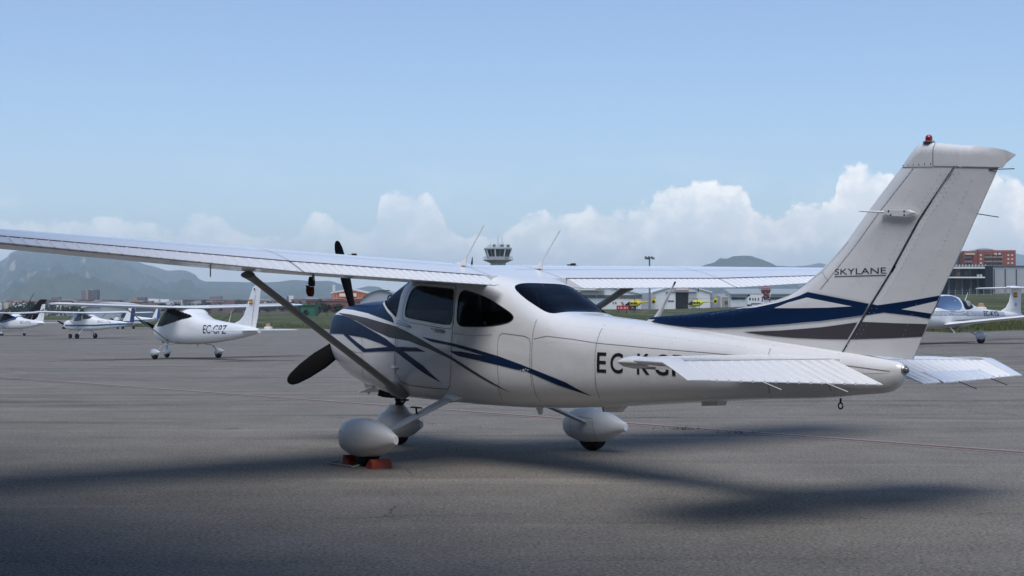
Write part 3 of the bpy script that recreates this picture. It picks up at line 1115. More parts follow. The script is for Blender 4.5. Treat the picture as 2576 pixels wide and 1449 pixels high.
        V = []; F = []
        for i in range(9):
            p = h_in.lerp(h_out, i / 8)
            V += [Vector((p.x + .020, sg * p.y, p.z + .0285)), Vector((p.x - .004, sg * p.y, p.z + .0285))]
            if i: F.append((2 * i - 2, 2 * i - 1, 2 * i + 1, 2 * i))
        MB().add(V, F).build('hinge_slot', SEAL, stab)
        if sg < 0:
            # trim tab on the right elevator
            V = []; F = []
            for j in range(57):
                q = .18 + .58 * j / 56
                a, b = h_in.lerp(h_out, q), t_in.lerp(t_out, q)
                hb = .006 * bead((j % 8) / 8)
                for f, dz in ((.62, .0195), (.66, .0225), (.98, .0125), (1.045, .006), (1.045, .0), (.66, .0)):
                    c = a.lerp(b, f)
                    V.append(Vector((c.x, sg * c.y, c.z + dz + (hb if 0 < dz < .02 else 0))))
                if j:
                    for k in range(6): F.append((6 * j - 6 + k, 6 * j - 6 + (k + 1) % 6, 6 * j + (k + 1) % 6, 6 * j + k))
            MB().add(V, F).build('trim_tab', WHITE, el, smooth=35)
            for q in (.175, .765):
                a, b = h_in.lerp(h_out, q), t_in.lerp(t_out, q)
                c, d = a.lerp(b, .60), a.lerp(b, 1.0)
                MB().tube([(c.x, sg * c.y, c.z + .016), (d.x, sg * d.y, d.z + .006)], .006, 6).build('tab_gap', SEAL, el)
    # stinger: light and pressed beads
    lt = MB().lathe([(.018, 0), (.034, -.004), (.036, -.012), (.030, -.02)], 16, (-5.375, 0, 1.062), 'x').build('tail_light', METAL, root, smooth=40)
    MB().lathe([(.024, -.018), (.022, -.034), (.012, -.044), (.002, -.047)], 14, (-5.375, 0, 1.062), 'x').build('light_lens', mat('lamp_glass', (.12, .12, .13), .05, coat=1), lt, smooth=60)
    for side in (1, -1):
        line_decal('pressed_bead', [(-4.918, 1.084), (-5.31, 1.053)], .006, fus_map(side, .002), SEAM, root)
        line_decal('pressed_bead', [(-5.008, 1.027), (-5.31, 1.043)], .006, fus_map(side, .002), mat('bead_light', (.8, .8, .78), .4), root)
    # tie-down ring below the tail
    MB().tube([(-4.79, 0, .835), (-4.79, 0, .80)], .008).tube([(-4.79 + .022 * math.sin(a * math.pi / 6), 0, .778 + .022 * math.cos(a * math.pi / 6)) for a in range(13)], .006, 6, caps=False).build('tail_ring', SEAL, root, smooth=60)


def build_livery(root, fu):
    # navy deck of the cowling, from stripe edge over the crown to the other edge
    zlow = lin([(.90, 1.352), (1.2, 1.407), (1.51, 1.456), (1.92, 1.494), (2.25, 1.506), (2.45, 1.500)])
    zws = pchip([.90, .93, 1.05, 1.18, 1.30, 1.40], [1.354, 1.395, 1.462, 1.535, 1.575, 1.611])
    V = []; F = []
    M = 24
    xs = [.905 + (2.455 - .905) * i / 60 for i in range(61)]
    for i, x in enumerate(xs):
        ta = t_of_z(x, zlow(x))
        full = x >= 1.40
        tb = 1.0 if full else t_of_z(x, min(zws(x), _si[2](x) - .0005))
        for sgn in (1, -1):
            for k in range(M + 1):
                t = ta + (tb - ta) * (k / M)
                y, z = ring_pt(x, t)
                o = Vector((0, y, z - 1.2)).normalized() * .0025
                V.append((x, sgn * (y + o.y), z + o.z))
        if i:
            n0, n1 = (i - 1) * 2 * (M + 1), i * 2 * (M + 1)
            for sidx in (0, M + 1):
                for k in range(M):
                    F.append((n0 + sidx + k, n0 + sidx + k + 1, n1 + sidx + k + 1, n1 + sidx + k))
    MB().add(V, F).build('cowl_stripe', NAVY, fu, smooth=60)
    grey = [(2.30, 1.462), (1.92, 1.443), (1.484, 1.402), (1.15, 1.358), (.861, 1.318), (.60, 1.262), (.350, 1.200), (.052, 1.116), (-.253, 1.034), (-.609, .914), (-.903, .811), (-1.162, .712),
            (-.896, .790), (-.605, .885), (-.253, 1.003), (.166, 1.098), (.556, 1.167), (.80, 1.186), (.969, 1.199), (1.291, 1.266), (1.714, 1.368)]
    navy = [(2.46, 1.400), (2.38, 1.437), (2.25, 1.440), (2.10, 1.428), (1.908, 1.400), (1.68, 1.354), (1.456, 1.297), (1.25, 1.243), (1.061, 1.190), (.800, 1.096), (.611, 1.043), (.257, .916), (-.034, .759),
            (.271, .848), (.552, .953), (.831, 1.055), (.959, 1.094), (1.183, 1.138), (1.518, 1.189), (1.80, 1.207), (1.909, 1.214), (2.096, 1.223), (2.30, 1.222), (2.46, 1.222)]
    vee = [(2.02, 1.219), (1.90, 1.215), (1.70, 1.142), (1.480, 1.070), (1.20, 1.086), (.991, 1.099), (.768, 1.103), (.399, 1.104), (.215, 1.065), (.767, 1.058), (1.15, 1.048), (1.53, 1.031), (1.72, 1.10)]
    s3 = [(.308, 1.216), (.032, 1.190), (-.302, 1.159), (-.687, 1.109), (-1.039, 1.054), (-1.363, .986), (-1.667, .915), (-1.951, .845), (-2.229, .731),
          (-1.845, .814), (-1.544, .897), (-1.382, .939), (-1.257, .972), (-1.039, 1.019), (-.688, 1.073), (-.304, 1.130), (.114, 1.167)]
    s4 = [(-.226, 1.084), (-.436, 1.082), (-.810, 1.051), (-1.039, 1.024), (-1.257, .986), (-1.40, .950), (-1.41, .925), (-1.256, .942), (-1.039, .970), (-.688, 1.009), (-.385, 1.037)]
    for side in (1, -1):
        for P, m in ((grey, GREYP), (navy, NAVY), (vee, NAVY), (s3, NAVY), (s4, NAVY)):
            decal('side_stripe', P, fus_map(side, .0028 if m is GREYP else .0033 if P is not vee else .0038), m, fu, .05)
        # registration, letter by letter in its own box
        zt, zb = 1.120, .946
        letters = [('E', -2.367, -2.483), ('C', -2.533, -2.683), ('-', -2.722, -2.80), ('K', -2.848, -2.993), ('G', -3.046, -3.206), ('P', -3.245, -3.385)]
        if side < 0:
            letters = [(c, -5.75 - b + .0, -5.75 - a) for c, a, b in letters]
            letters = [(c, x0, x1) for c, x0, x1 in letters]
        for c, x0, x1 in letters:
            z0, z1 = (zb, zt) if c != '-' else (1.02, 1.05)
            if side < 0: x0, x1 = x1, x0
            if side < 0: x0, x1 = min(x0, x1), max(x0, x1)
            text_decal('registration', c, x0, x1, z0, z1, fus_map(side, .003), BLACKP, fu, bold=.012, maxlen=.035)
        # panel joints
        fm = fus_map(side, .0018)
        def seam(pts, w=.006, st=.03): line_decal('panel_joint', pts, w, fm, SEAM, fu, st)
        seam([(-.20, 1.74), (-.235, 1.62), (-.258, 1.473), (-.267, 1.034), (-.24, .85), (-.172, .738), (-.10, .70), (.30, .70), (.62, .708), (.79, .74), (.86, .84), (.838, 1.162), (.815, 1.30)], .008)
        seam([(-1.026, .80), (-1.024, 1.20), (-1.04, 1.25), (-1.085, 1.268), (-1.405, 1.245), (-1.47, 1.225), (-1.49, 1.18), (-1.493, .80)], .006)
        seam([(-1.525, 1.40), (-1.514, 1.25), (-1.514, .80), (-1.49, .68), (-1.48, .62)], .006)
        seam([(-1.01, .80), (-.975, .70), (-.945, .64), (-.935, .60)], .006)
        seam([(-.27, 1.262), (-.6, 1.236), (-.93, 1.252)], .004)
        seam([(-1.53, 1.222), (-1.70, 1.25), (-2.03, 1.227), (-2.33, 1.199), (-3.037, 1.166), (-3.885, 1.133)], .005)
        seam([(-2.30, 1.36), (-2.33, 1.28), (-2.34, 1.193), (-2.345, .94), (-2.325, .76), (-2.29, .69)], .006)
        seam([(-4.21, 1.215), (-4.216, 1.15), (-4.222, .88), (-4.19, .82)], .006)
        seam([(-4.84, 1.165), (-4.845, 1.12)], .006); seam([(-4.80, 1.0), (-4.79, .86)], .006)
        seam([(1.575, 1.37), (1.569, 1.15), (1.572, .99), (1.592, .858), (1.68, .73)], .005)
        seam([(.795, 1.318), (.792, 1.154), (.839, .90), (.90, .76)], .005)
        seam([(1.57, 1.02), (1.75, 1.03), (1.95, 1.06)], .004)
        rivets('rivet_row', [[(-1.535, 1.38), (-1.53, .72)], [(-1.49, .78), (-1.49, 1.17)], [(-2.36, 1.33), (-2.365, .74)], [(-2.32, 1.33), (-2.325, .74)], [(-4.20, 1.19), (-4.20, .85)], [(-3.2, 1.30), (-3.22, .76)],
                             [(-1.55, 1.205), (-2.33, 1.182), (-3.037, 1.15), (-3.885, 1.117)], [(-1.55, .70), (-2.3, .74), (-3.2, .80), (-4.1, .85)], [(-.30, .72), (-.95, .70)], [(-.32, 1.245), (-.95, 1.235)], [(-2.0, 1.34), (-2.9, 1.28), (-4.0, 1.19)], [(1.55, 1.33), (1.55, .80)]], fm, fu)
        # window surrounds
        line_decal('window_seal', WIN_DOOR, .014, fus_map(side, .002), SEAL, fu, .02, closed=True)
        fr_ = smooth_poly([(.66, 1.775), (.30, 1.757), (-.15, 1.735), (-.235, 1.72), (-.265, 1.56), (-.285, 1.31), (-.18, 1.296), (.23, 1.332), (.68, 1.368), (.745, 1.42), (.72, 1.60)], 3)
        line_decal('panel_joint', fr_, .005, fus_map(side, .002), SEAM, fu, .02, closed=True)
        line_decal('window_seal', WIN_REAR, .010, fus_map(side, .002), SEAL, fu, .02, closed=True)
        line_decal('window_seal', WIN_SHIELD[:5], .014, fus_map(side, .002), SEAL, fu, .02)
        line_decal('window_seal', [(.76, 1.80), (.825, 1.74), (.842, 1.64), (.846, 1.52), (.868, 1.418)], .014, fus_map(side, .002), SEAL, fu, .02)
        # door hinges and latch
        y = y_at(.70, 1.342)
        for (xa, za, xb, zb_) in ((.845, 1.372, .545, 1.309), (.905, .888, .80, .878)):
            pa = Vector((xa, side * (y_at(xa, za) + .006), za)); pb = Vector((xb, side * (y_at(xb, zb_) + .006), zb_))
            MB().tube([pa, pa.lerp(pb, .1), pa.lerp(pb, .9), pb], [.008, .020, .017, .007], 10).build('door_hinge', WHITE, fu, smooth=50)
        ha = Vector((.08, side * (y_at(.08, 1.285) + .004), 1.285)); hb = Vector((-.13, side * (y_at(-.13, 1.268) + .004), 1.268))
        h = MB().tube([ha, ha.lerp(hb, .12), ha.lerp(hb, .88), hb], [.006, .020, .018, .006], 10).build('door_handle', LEGP, fu, smooth=50)
        MB().lathe([(.008, 0), (.008, .006)], 8, (.12, side * (y_at(.12, 1.30)) - (0 if side > 0 else .006), 1.30), 'y').build('door_lock', DARKM, fu)
        # scuffed patch of worn paint on the stripe
        for k in range(7):
            rr = random.Random(40 + k)
            px, pz = -1.36 - rr.random() * .12, .944 - rr.random() * .02
            decal('paint_chip', [(px + .012 * math.cos(a) * rr.uniform(.5, 1.2), pz + .008 * math.sin(a) * rr.uniform(.5, 1.2)) for a in (0, 1, 2, 3, 4, 5)], fus_map(side, .0045), WHITE, fu, .1)
    MB().tube([(x_, y_, z_) for x_, y_, z_ in [(1.47, .30, 1.61), (1.45, .30, 1.645), (1.38, .27, 1.66), (1.33, .25, 1.655), (1.36, .25, 1.615)]], .008, 6).build('cowl_handle', NAVY, fu, smooth=60)


def build_gear(root):
    def pants(name, c, sc=1.0, width=.15, side=1):
        """teardrop wheel fairing, nose forward"""
        prof = [(.44, .0, .255, .02), (.43, .055, .255, .06), (.39, .105, .258, .10), (.30, .155, .262, .15), (.16, .188, .264, .18), (.0, .198, .262, .19), (-.15, .185, .262, .185), (-.30, .145, .268, .15), (-.42, .10, .278, .105), (-.52, .062, .285, .062), (-.585, .045, .287, .035), (-.595, .040, .287, .028)]
        rings = []
        for x, h, zc, w in prof:
            ring = []
            for k in range(24):
                a = k * math.pi / 12
                ca, sa = math.cos(a), math.sin(a)
                p = 2.4
                yy = math.copysign(abs(ca) ** (2 / p), ca) * w * width / .19
                zz = math.copysign(abs(sa) ** (2 / p), sa) * h * (1.0 if sa > 0 else .92)
                ring.append(Vector((c[0] + x * sc, c[1] + yy, c[2] + (zc + zz) * sc)))
            rings.append(ring)
        return MB().loft(rings).build(name, WHITEP, root, smooth=45)

    def wheel(parent, c, r, w):
        prof = [(r * .45, -w), (r * .8, -w), (r * .95, -w * .75), (r, -w * .35), (r, w * .35), (r * .95, w * .75), (r * .8, w), (r * .45, w)]
        t = MB().lathe(prof, 32, c, 'y').build('tyre', RUBBER, parent, smooth=35)
        MB().lathe([(r * .5, -w * .8), (r * .2, -w * .9), (r * .2, w * .9), (r * .5, w * .8)], 20, c, 'y').build('rim', METAL, t, smooth=35)
        return t
    for sg in (1, -1):
        zoff = -sg * 1.37 * A_BANK
        wp = pants('wheel_fairing', (-.02, sg * 1.37, zoff - .005), 1.0, .165, sg)
        wheel(wp, (-.05, sg * 1.37, .205 + zoff), .205, .075)
        # small access panel and rubbing strip
        def pm(x, z, off=.002):
            # side surface of the fairing by ray cast
            return None
        bv = BVHTree.FromPolygons([v.co[:] for v in wp.data.vertices], [tuple(p.vertices) for p in wp.data.polygons])
        def fmap(a, b, s=1):
            h = bv.ray_cast(Vector((a, sg * 1.37 + s * 1.0, b)), Vector((0, -s, 0)))
            return (a, (h[0].y if h[0] else sg * 1.37) + s * .002, b)
        z0 = .18 + zoff
        line_decal('panel_joint', [(.22, z0), (.22, z0 + .13), (.33, z0 + .13)] if False else [(.20, z0), (.32, z0), (.32, z0 + .13), (.20, z0 + .13)], .004, lambda a, b: fmap(a, b, sg), SEAM, wp, .02)
        line_decal('panel_joint', [(.12, z0 - .05), (.16, z0 + .16), (.02, z0 + .18), (-.22, z0 + .17), (-.26, z0 + .02), (-.24, z0 - .06)], .004, lambda a, b: fmap(a, b, -sg), SEAM, wp, .02)
        # spring leg
        a = Vector((-.10, sg * .36, .655)); b = Vector((-.10, sg * 1.24, .30 + zoff))
        d = (b - a).normalized(); up = Vector((1, 0, 0)).cross(d).normalized()
        rings = []
        for q, w, t in ((0, .085, .022), (.3, .075, .020), (.7, .060, .017), (1.0, .052, .016)):
            c = a.lerp(b, q)
            rings.append([c + Vector((math.copysign(abs(math.cos(k * math.pi / 8)) ** .6, math.cos(k * math.pi / 8)) * w, 0, 0)) + up * math.copysign(abs(math.sin(k * math.pi / 8)) ** .6, math.sin(k * math.pi / 8)) * t for k in range(16)])
        lg = MB().loft(rings).build('gear_leg', LEGP, root, smooth=45)
        cr = []
        for q, w, t in ((-.02, .17, .05), (.06, .165, .052), (.12, .14, .042), (.165, .10, .028)):
            c = a.lerp(b, q)
            cr.append([c + Vector((math.cos(k * math.pi / 8) * w - .02, 0, 0)) + up * math.sin(k * math.pi / 8) * t for k in range(16)])
        MB().loft(cr).build('leg_fairing', WHITE, lg, smooth=50)
        # foot step
        c = a.lerp(b, .55)
        sp = MB().tube([c + Vector((0, 0, .01)), c + Vector((.0, sg * .01, .075))], .010, 8)
        sp.box(c + Vector((.0, sg * .01, .08)), (.15, .045, .014))
        sp.build('foot_step', SEAL, lg)
    # nose gear
    wp = pants('nose_wheel_fairing', (1.72, 0, .0), .86, .15)
    # skirt running up the strut
    rings = []
    for z, x0, x1, w in ((.30, 2.02, 1.40, .10), (.38, 1.96, 1.52, .085), (.44, 1.88, 1.62, .06)):
        rings.append([Vector((1.72 + (x0 - 1.72 if math.cos(k * math.pi / 8) > 0 else 1.72 - x1) * math.cos(k * math.pi / 8), w * math.sin(k * math.pi / 8), z)) for k in range(16)])
    MB().loft(rings).build('fairing_skirt', WHITEP, wp, smooth=50)
    wheel(wp, (1.70, 0, .17), .17, .06)
    ng = MB().tube([(1.68, 0, .64), (1.71, 0, .36)], .032, 14).build('nose_leg', METAL, root, smooth=50)
    MB().lathe([(.045, .0), (.045, .03), (.04, .035), (.04, .06), (.05, .065), (.05, .09)], 14, (1.705, 0, .425)).build('leg_collar', DARKM, ng, smooth=40)
    MB().tube([(1.66, .0, .60), (1.56, 0, .50), (1.66, 0, .43)], .014, 8).box((1.58, 0, .50), (.03, .09, .02)).build('torque_link', DARKM, ng, smooth=40)
    # exhaust and cowl flaps
    MB().tube([(1.72, .20, .66), (1.74, .21, .54)], .038, 14).build('exhaust_pipe', DARKM, root, smooth=50)
    for sg in (1, -1):
        MB().box((1.72, sg * .30, .615), (.30, .26, .010), Matrix.Rotation(R(14), 3, 'Y')).build('cowl_flap', WHITE, root)
    MB().box((1.60, .12, .575), (.22, .20, .09)).build('air_outlet', FLOORD, root)
    MB().prism([(2.02, .30, .72), (1.88, .30, .555), (1.80, .30, .66)], (0, -.02, 0)).build('drain_mast', WHITE, root)


def build_engine_end(root):
    c = Vector((2.55, 0, 1.26))
    # spinner, backplate, three blades, round inlets
    sp = MB().lathe([(.17, 0), (.175, .02), (.165, .10), (.13, .22), (.075, .31), (.02, .35), (.002, .353)], 24, c + Vector((.03, 0, 0)), 'x').build('spinner', WHITE, root, smooth=60)
    for i, ang in enumerate((16, 122.5, 250)):
        a = R(ang)
        d = Vector((0, math.sin(a), math.cos(a)))
        tdir = Vector((0, math.cos(a), -math.sin(a)))
        rings = []
        for r_, ch, th, tw in ((.10, .05, .05, 60), (.20, .065, .035, 52), (.38, .105, .022, 42), (.62, .115, .016, 33), (.85, .10, .011, 28), (1.0, .075, .008, 25), (1.06, .05, .006, 24), (1.085, .02, .003, 24)):
            p = c + Vector((.10, 0, 0)) + d * r_
            cd = tdir * math.cos(R(tw)) - Vector((1, 0, 0)) * math.sin(R(tw))
            nn = cd.cross(d)
            off = tdir * .02
            rings.append([p + off + cd * (ch * math.cos(k * math.pi / 8)) + nn * (th * math.sin(k * math.pi / 8)) for k in range(16)])
        MB().loft(rings).build('propeller_blade', BLACKM, root, smooth=50)
    for sg in (1, -1):
        MB().lathe([(.115, .0), (.10, .02), (.06, .022)], 20, (2.535, sg * .26, 1.27), 'x').build('air_inlet', FLOORD, root, smooth=50)


def build_cabin(root):
    # seats, panel and floor seen dimly through the glazing
    MB().box((-.15, 0, .78), (1.9, .84, .04)).build('cabin_floor', TRIM, root)
    MB().loft([[Vector((x, y, z)) for x, z in ((.98, 1.0), (.86, 1.10), (.86, 1.40), (.96, 1.47), (1.22, 1.50), (1.28, 1.0))] for y in (-.49, .49)]).build('instrument_panel', TRIM, root, smooth=30)
    for x, y in ((.28, .25), (.28, -.25), (-.62, .25), (-.62, -.25)):
        s = empty('seat', loc=(0, 0, 0)); s.parent = root
        def cush(pts, w):
            rings = []
            for (px, pz, t) in pts:
                rings.append([Vector((x + px + t * math.sin(k * math.pi / 6) * .5, y + w * math.copysign(abs(math.cos(k * math.pi / 6)) ** .5, math.cos(k * math.pi / 6)), pz)) for k in range(12)])
            return MB().loft(rings)
        cush([(-.20, 1.04, .02), (-.21, 1.10, .16), (-.25, 1.28, .15), (-.29, 1.44, .12), (-.31, 1.48, .04)], .21).build('backrest', SEAT, s, smooth=60)
        cush([(-.31, 1.52, .02), (-.315, 1.55, .10), (-.32, 1.62, .10), (-.325, 1.65, .03)], .12).build('headrest', SEAT, s, smooth=60)
        MB().box((x, y, 1.02), (.44, .42, .12)).build('cushion', SEAT, s)
    for y in (.25, -.25):
        MB().tube([(.86, y, 1.30), (.66, y, 1.30)], .012, 8).tube([(.66, y - .13, 1.37), (.66, y - .12, 1.29), (.66, y + .12, 1.29), (.66, y + .13, 1.37)], .014, 8).build('control_yoke', BLACKP, root, smooth=50)


def build_antennas(root):
    def whip(name, foot, tipp, base_h=.05):
        foot = Vector(foot); tipp = Vector(tipp)
        d = (tipp - foot).normalized()
        rings = []
        for h, w, t in ((0, .075, .028), (.02, .060, .024), (.05, .036, .018), (.085, .016, .012)):
            c = foot + d * h * 1.15
            rings.append([c + Vector((w * math.cos(k * math.pi / 8), t * math.sin(k * math.pi / 8), 0)) for k in range(16)])
        a = MB().loft(rings).build(name, WHITE, root, smooth=50)
        MB().tube([foot + d * .07, foot.lerp(tipp, .5), tipp], [.0095, .0075, .005], 8).build('antenna_whip', WHITE, a, smooth=50)
        return a
    p1 = wing_top(-.28, .46); whip('roof_antenna', p1, p1 + Vector((-.33, -.035, .385)))
    p2 = wing_top(-.28, -.46); whip('roof_antenna', p2, p2 + Vector((-.33, -.035, .385)))
    f = Vector((-2.66, 0, 1.372))
    rings = []
    tipp = f + Vector((-.27, -.0, .36))
    for q, w, t in ((0, .075, .026), (.12, .052, .02), (.30, .03, .015), (.45, .014, .012)):
        c = f.lerp(tipp, q)
        rings.append([c + Vector((w * math.cos(k * math.pi / 8), t * math.sin(k * math.pi / 8), 0)) for k in range(16)])
    a = MB().loft(rings).build('spine_antenna', WHITE, root, smooth=50)
    MB().tube([f.lerp(tipp, .4), f.lerp(tipp, .92)], [.012, .009], 8).build('antenna_whip', WHITE, a, smooth=50)
    MB().tube([f.lerp(tipp, .92), tipp], .0075, 8).build('antenna_tip', SEAL, a, smooth=50)
    q = wing_top(.22, .02)
    MB().lathe([(.085, 0), (.08, .018), (.05, .03), (.004, .034)], 16, q + Vector((0, .12, -.004))).build('satellite_antenna', WHITE, root, smooth=50)
    MB().tube([q + Vector((.0, -.0, -.01)), q + Vector((.0, -.0, .02)), q + Vector((-.01, 0, .085))], [.012, .011, .004], 8).build('temperature_probe', SEAL, root, smooth=50)
    # under the belly
    MB().prism([(-.92, .014, .575), (-1.02, .014, .575), (-1.01, .010, .50), (-.98, .010, .49)], (0, -.028, 0)).build('belly_blade', WHITE, root)
    MB().loft([[Vector((x, y, z)) for x, z in ((-2.00, .64), (-2.02, .575), (-2.20, .582), (-2.27, .64))] for y in (-.035, .035)]).build('belly_antenna', WHITE, root)
    MB().tube([(-1.98, .02, .625), (-1.99, .02, .575)], .006).build('drain_tube', SEAL, root)
    MB().loft([[Vector((x, y, z)) for x, z in ((-3.32, .745), (-3.33, .70), (-3.51, .712), (-3.53, .755))] for y in (-.05, .05)]).build('belly_antenna', WHITE, root)
    # pitot tube
    p = wing_pt(1.83, .32, False)
    MB().tube([p, p + Vector((.0, 0, -.06)), p + Vector((.10, 0, -.075))], [.014, .011, .010], 10).build('pitot_tube', METAL, root, smooth=50)


AIR = empty('high_wing_airplane', mat=A_MAT, label='large white high-wing airplane with navy and grey stripes parked on the apron in front', cat='airplane')
FUS = build_fuselage(AIR)
build_wing(AIR)
build_tail(AIR)
build_livery(AIR, FUS)
build_gear(AIR)
build_engine_end(AIR)
build_cabin(AIR)
build_antennas(AIR)

# ================================================================== terrain
_slope = lin([(-3000, .002), (100, .002), (400, .006), (1000, .0066), (1700, .0060), (2100, .0105), (2450, .0190), (2800, .02), (6000, .02)])
_edge = lin([(-6000, 380), (240, 380), (290, 200), (320, 190), (600, 185), (1200, 134), (1700, 95), (2400, 70), (2600, 72), (7000, 70)])


def u_of(X, Y):
    return 1288 + FOC * X / max(Y, 1.0)


def tz(X, Y):
    if Y < 5: return 0.0
    tilt = .022 * min(25.0, X) * sm(Y, 18, 45) if X > 0 else -.5 * min(1.0, -X / 12.0) * sm(Y, 30, 100)
    u = max(-3000.0, min(6000.0, u_of(X, Y)))
    rise = _slope(u) * max(0.0, min(Y, 480.0) - max(70.0, _edge(u) * .95))
    return tilt + rise


def build_ground():
    azs = [a * 1.0 for a in range(-180, -60, 5)] + [-60 + 2 * a for a in range(18)] + [-24 + .4 * a for a in range(120)] + [24 + 2 * a for a in range(18)] + [60 + 5 * a for a in range(25)]
    q_in = [0.0, .01, .03, .05, .07, .09, .11, .14, .17, .2, .24, .28, .33, .38, .44, .5, .58, .66, .74, .82, .9, .96, 1.0]
    t_out = [.008, .02, .04, .07, .10, .14, .18, .23, .28, .34, .41, .5, .62, .8, 1.0]
    V = []
    rows = []
    for a in azs:
        ca, sa = math.cos(R(a)), math.sin(R(a))
        u = 1288 + FOC * math.tan(R(a)) if abs(a) < 66 else (7000 if a > 0 else -6000)
        e = _edge(u) / max(.35, abs(ca)) if abs(a) < 66 else (180.0 if abs(a) > 90 else 180.0)
        row = []
        for r in [e * q for q in q_in] + [e * (12300.0 / e) ** t for t in t_out]:
            X, Y = r * sa, r * ca
            row.append(len(V)); V.append((X, Y, tz(X, Y)))
        rows.append(row)
    fa, fg = [], []
    n = len(azs)
    k_in = len(q_in) - 1
    for i in range(n):
        A, B = rows[i], rows[(i + 1) % n]
        for k in range(len(A) - 1):
            f = (A[k], B[k], B[k + 1], A[k + 1]) if k else (A[0], B[1], A[1])
            (fa if k < k_in else fg).append(f)
    def part(name, fs, m):
        idx = sorted(set(i for f in fs for i in f)); mp = {i: j for j, i in enumerate(idx)}
        return MB().add([V[i] for i in idx], [tuple(mp[i] for i in f) for f in fs]).build(name, m, smooth=60)
    tag(part('apron', fa, asphalt()), kind='structure')
    tag(part('grass_field', fg, grass()), kind='structure')


def asphalt():
    m = mat('asphalt', (.15, .15, .15), .92)
    nt = m.node_tree
    b = nt.nodes['Principled BSDF']
    g = nd(nt, 'ShaderNodeNewGeometry')

    def nz(scale, detail=4, rough=.6, sx=1, sy=1, rot=0, dist=0):
        mp = nd(nt, 'ShaderNodeMapping')
        mp.inputs['Scale'].default_value = (sx, sy, 1)
        mp.inputs['Rotation'].default_value = (0, 0, rot)
        nt.links.new(g.outputs['Position'], mp.inputs[0])
        n = nd(nt, 'ShaderNodeTexNoise')
        n.inputs['Scale'].default_value = scale; n.inputs['Detail'].default_value = detail; n.inputs['Roughness'].default_value = rough
        n.inputs['Distortion'].default_value = dist
        nt.links.new(mp.outputs[0], n.inputs['Vector'])
        return n.outputs[0]
    big = nz(.22, 5, .6)
    mid = nz(1.1, 6, .65)
    grain = nz(38, 4, .8)
    grit = nz(140, 2, .7)
    streak = nz(1.0, 5, .6, .10, 1.6, .05)          # old wheel tracks and sealer bands
    streak2 = nz(1.0, 4, .55, .35, 2.6, -.45)
    v = nd(nt, 'ShaderNodeTexVoronoi'); v.feature = 'F1'; v.inputs['Scale'].default_value = 70
    nt.links.new(g.outputs['Position'], v.inputs['Vector'])
    sy_ = nd(nt, 'ShaderNodeSeparateXYZ'); nt.links.new(g.outputs['Position'], sy_.inputs[0])
    far = mth(nt, 'ADD', .22, mth(nt, 'MULTIPLY', sstep(nt, sy_.outputs[1], 13, 24), .78))   # the taxi lane beyond the stand is the worn part
    k = mth(nt, 'ADD', .72, mth(nt, 'MULTIPLY', big, .22))
    k = mth(nt, 'ADD', k, mth(nt, 'MULTIPLY', mth(nt, 'SUBTRACT', mid, .5), .60))
    k = mth(nt, 'ADD', k, mth(nt, 'MULTIPLY', mth(nt, 'SUBTRACT', grain, .5), 3.4))
    k = mth(nt, 'ADD', k, mth(nt, 'MULTIPLY', mth(nt, 'SUBTRACT', nz(11, 5, .7), .5), .55))
    k = mth(nt, 'ADD', k, mth(nt, 'MULTIPLY', mth(nt, 'SUBTRACT', v.outputs['Distance'], .5), .22))
    k = mth(nt, 'SUBTRACT', k, mth(nt, 'MULTIPLY', mth(nt, 'MULTIPLY', sstep(nt, streak, .50, .68), far), .34))
    k = mth(nt, 'SUBTRACT', k, mth(nt, 'MULTIPLY', mth(nt, 'MULTIPLY', sstep(nt, streak2, .58, .68), far), .24))
    k = mth(nt, 'ADD', k, mth(nt, 'MULTIPLY', sstep(nt, nz(.9, 4, .6, .12, 1.4, .02), .56, .70), .20))
    # hairline cracks, where the surface has opened
    vc = nd(nt, 'ShaderNodeTexVoronoi'); vc.feature = 'DISTANCE_TO_EDGE'; vc.inputs['Scale'].default_value = .16
    wob = nd(nt, 'ShaderNodeTexNoise'); wob.inputs['Scale'].default_value = 1.4; wob.inputs['Detail'].default_value = 5
    nt.links.new(g.outputs['Position'], wob.inputs['Vector'])
    vv = nd(nt, 'ShaderNodeVectorMath'); vv.operation = 'MULTIPLY_ADD'
    nt.links.new(wob.outputs['Color'], vv.inputs[0]); vv.inputs[1].default_value = (.9, .9, 0)
    nt.links.new(g.outputs['Position'], vv.inputs[2])
    nt.links.new(vv.outputs[0], vc.inputs['Vector'])
    cr = mth(nt, 'MULTIPLY', mth(nt, 'SUBTRACT', 1.0, sstep(nt, vc.outputs['Distance'], .0008, .0026)), sstep(nt, nz(.35, 3), .50, .60))
    # oil spots
    vo = nd(nt, 'ShaderNodeTexVoronoi'); vo.inputs['Scale'].default_value = .5
    nt.links.new(vv.outputs[0], vo.inputs['Vector'])
    oil = mth(nt, 'MULTIPLY', mth(nt, 'SUBTRACT', 1.0, sstep(nt, vo.outputs['Distance'], .02, .075)), sstep(nt, nz(1.7, 3), .42, .52))
    k = mth(nt, 'SUBTRACT', k, mth(nt, 'MULTIPLY', cr, .35))
    k = mth(nt, 'SUBTRACT', k, mth(nt, 'MULTIPLY', oil, .34))
    k = mth(nt, 'MAXIMUM', k, .12)
    cv = nd(nt, 'ShaderNodeCombineXYZ')
    for i in range(3): nt.links.new(k, cv.inputs[i])
    tint = mixc(nt, big, (.202, .184, .157), (.214, .198, .174))
    nt.links.new(mixc(nt, 1.0, tint, cv.outputs[0], 'MULTIPLY'), b.inputs['Base Color'])
    bp = nd(nt, 'ShaderNodeBump'); bp.inputs['Strength'].default_value = .5; bp.inputs['Distance'].default_value = .006
    nt.links.new(mth(nt, 'ADD', grain, mth(nt, 'MULTIPLY', v.outputs['Distance'], .5)), bp.inputs['Height'])
    nt.links.new(bp.outputs[0], b.inputs['Normal'])
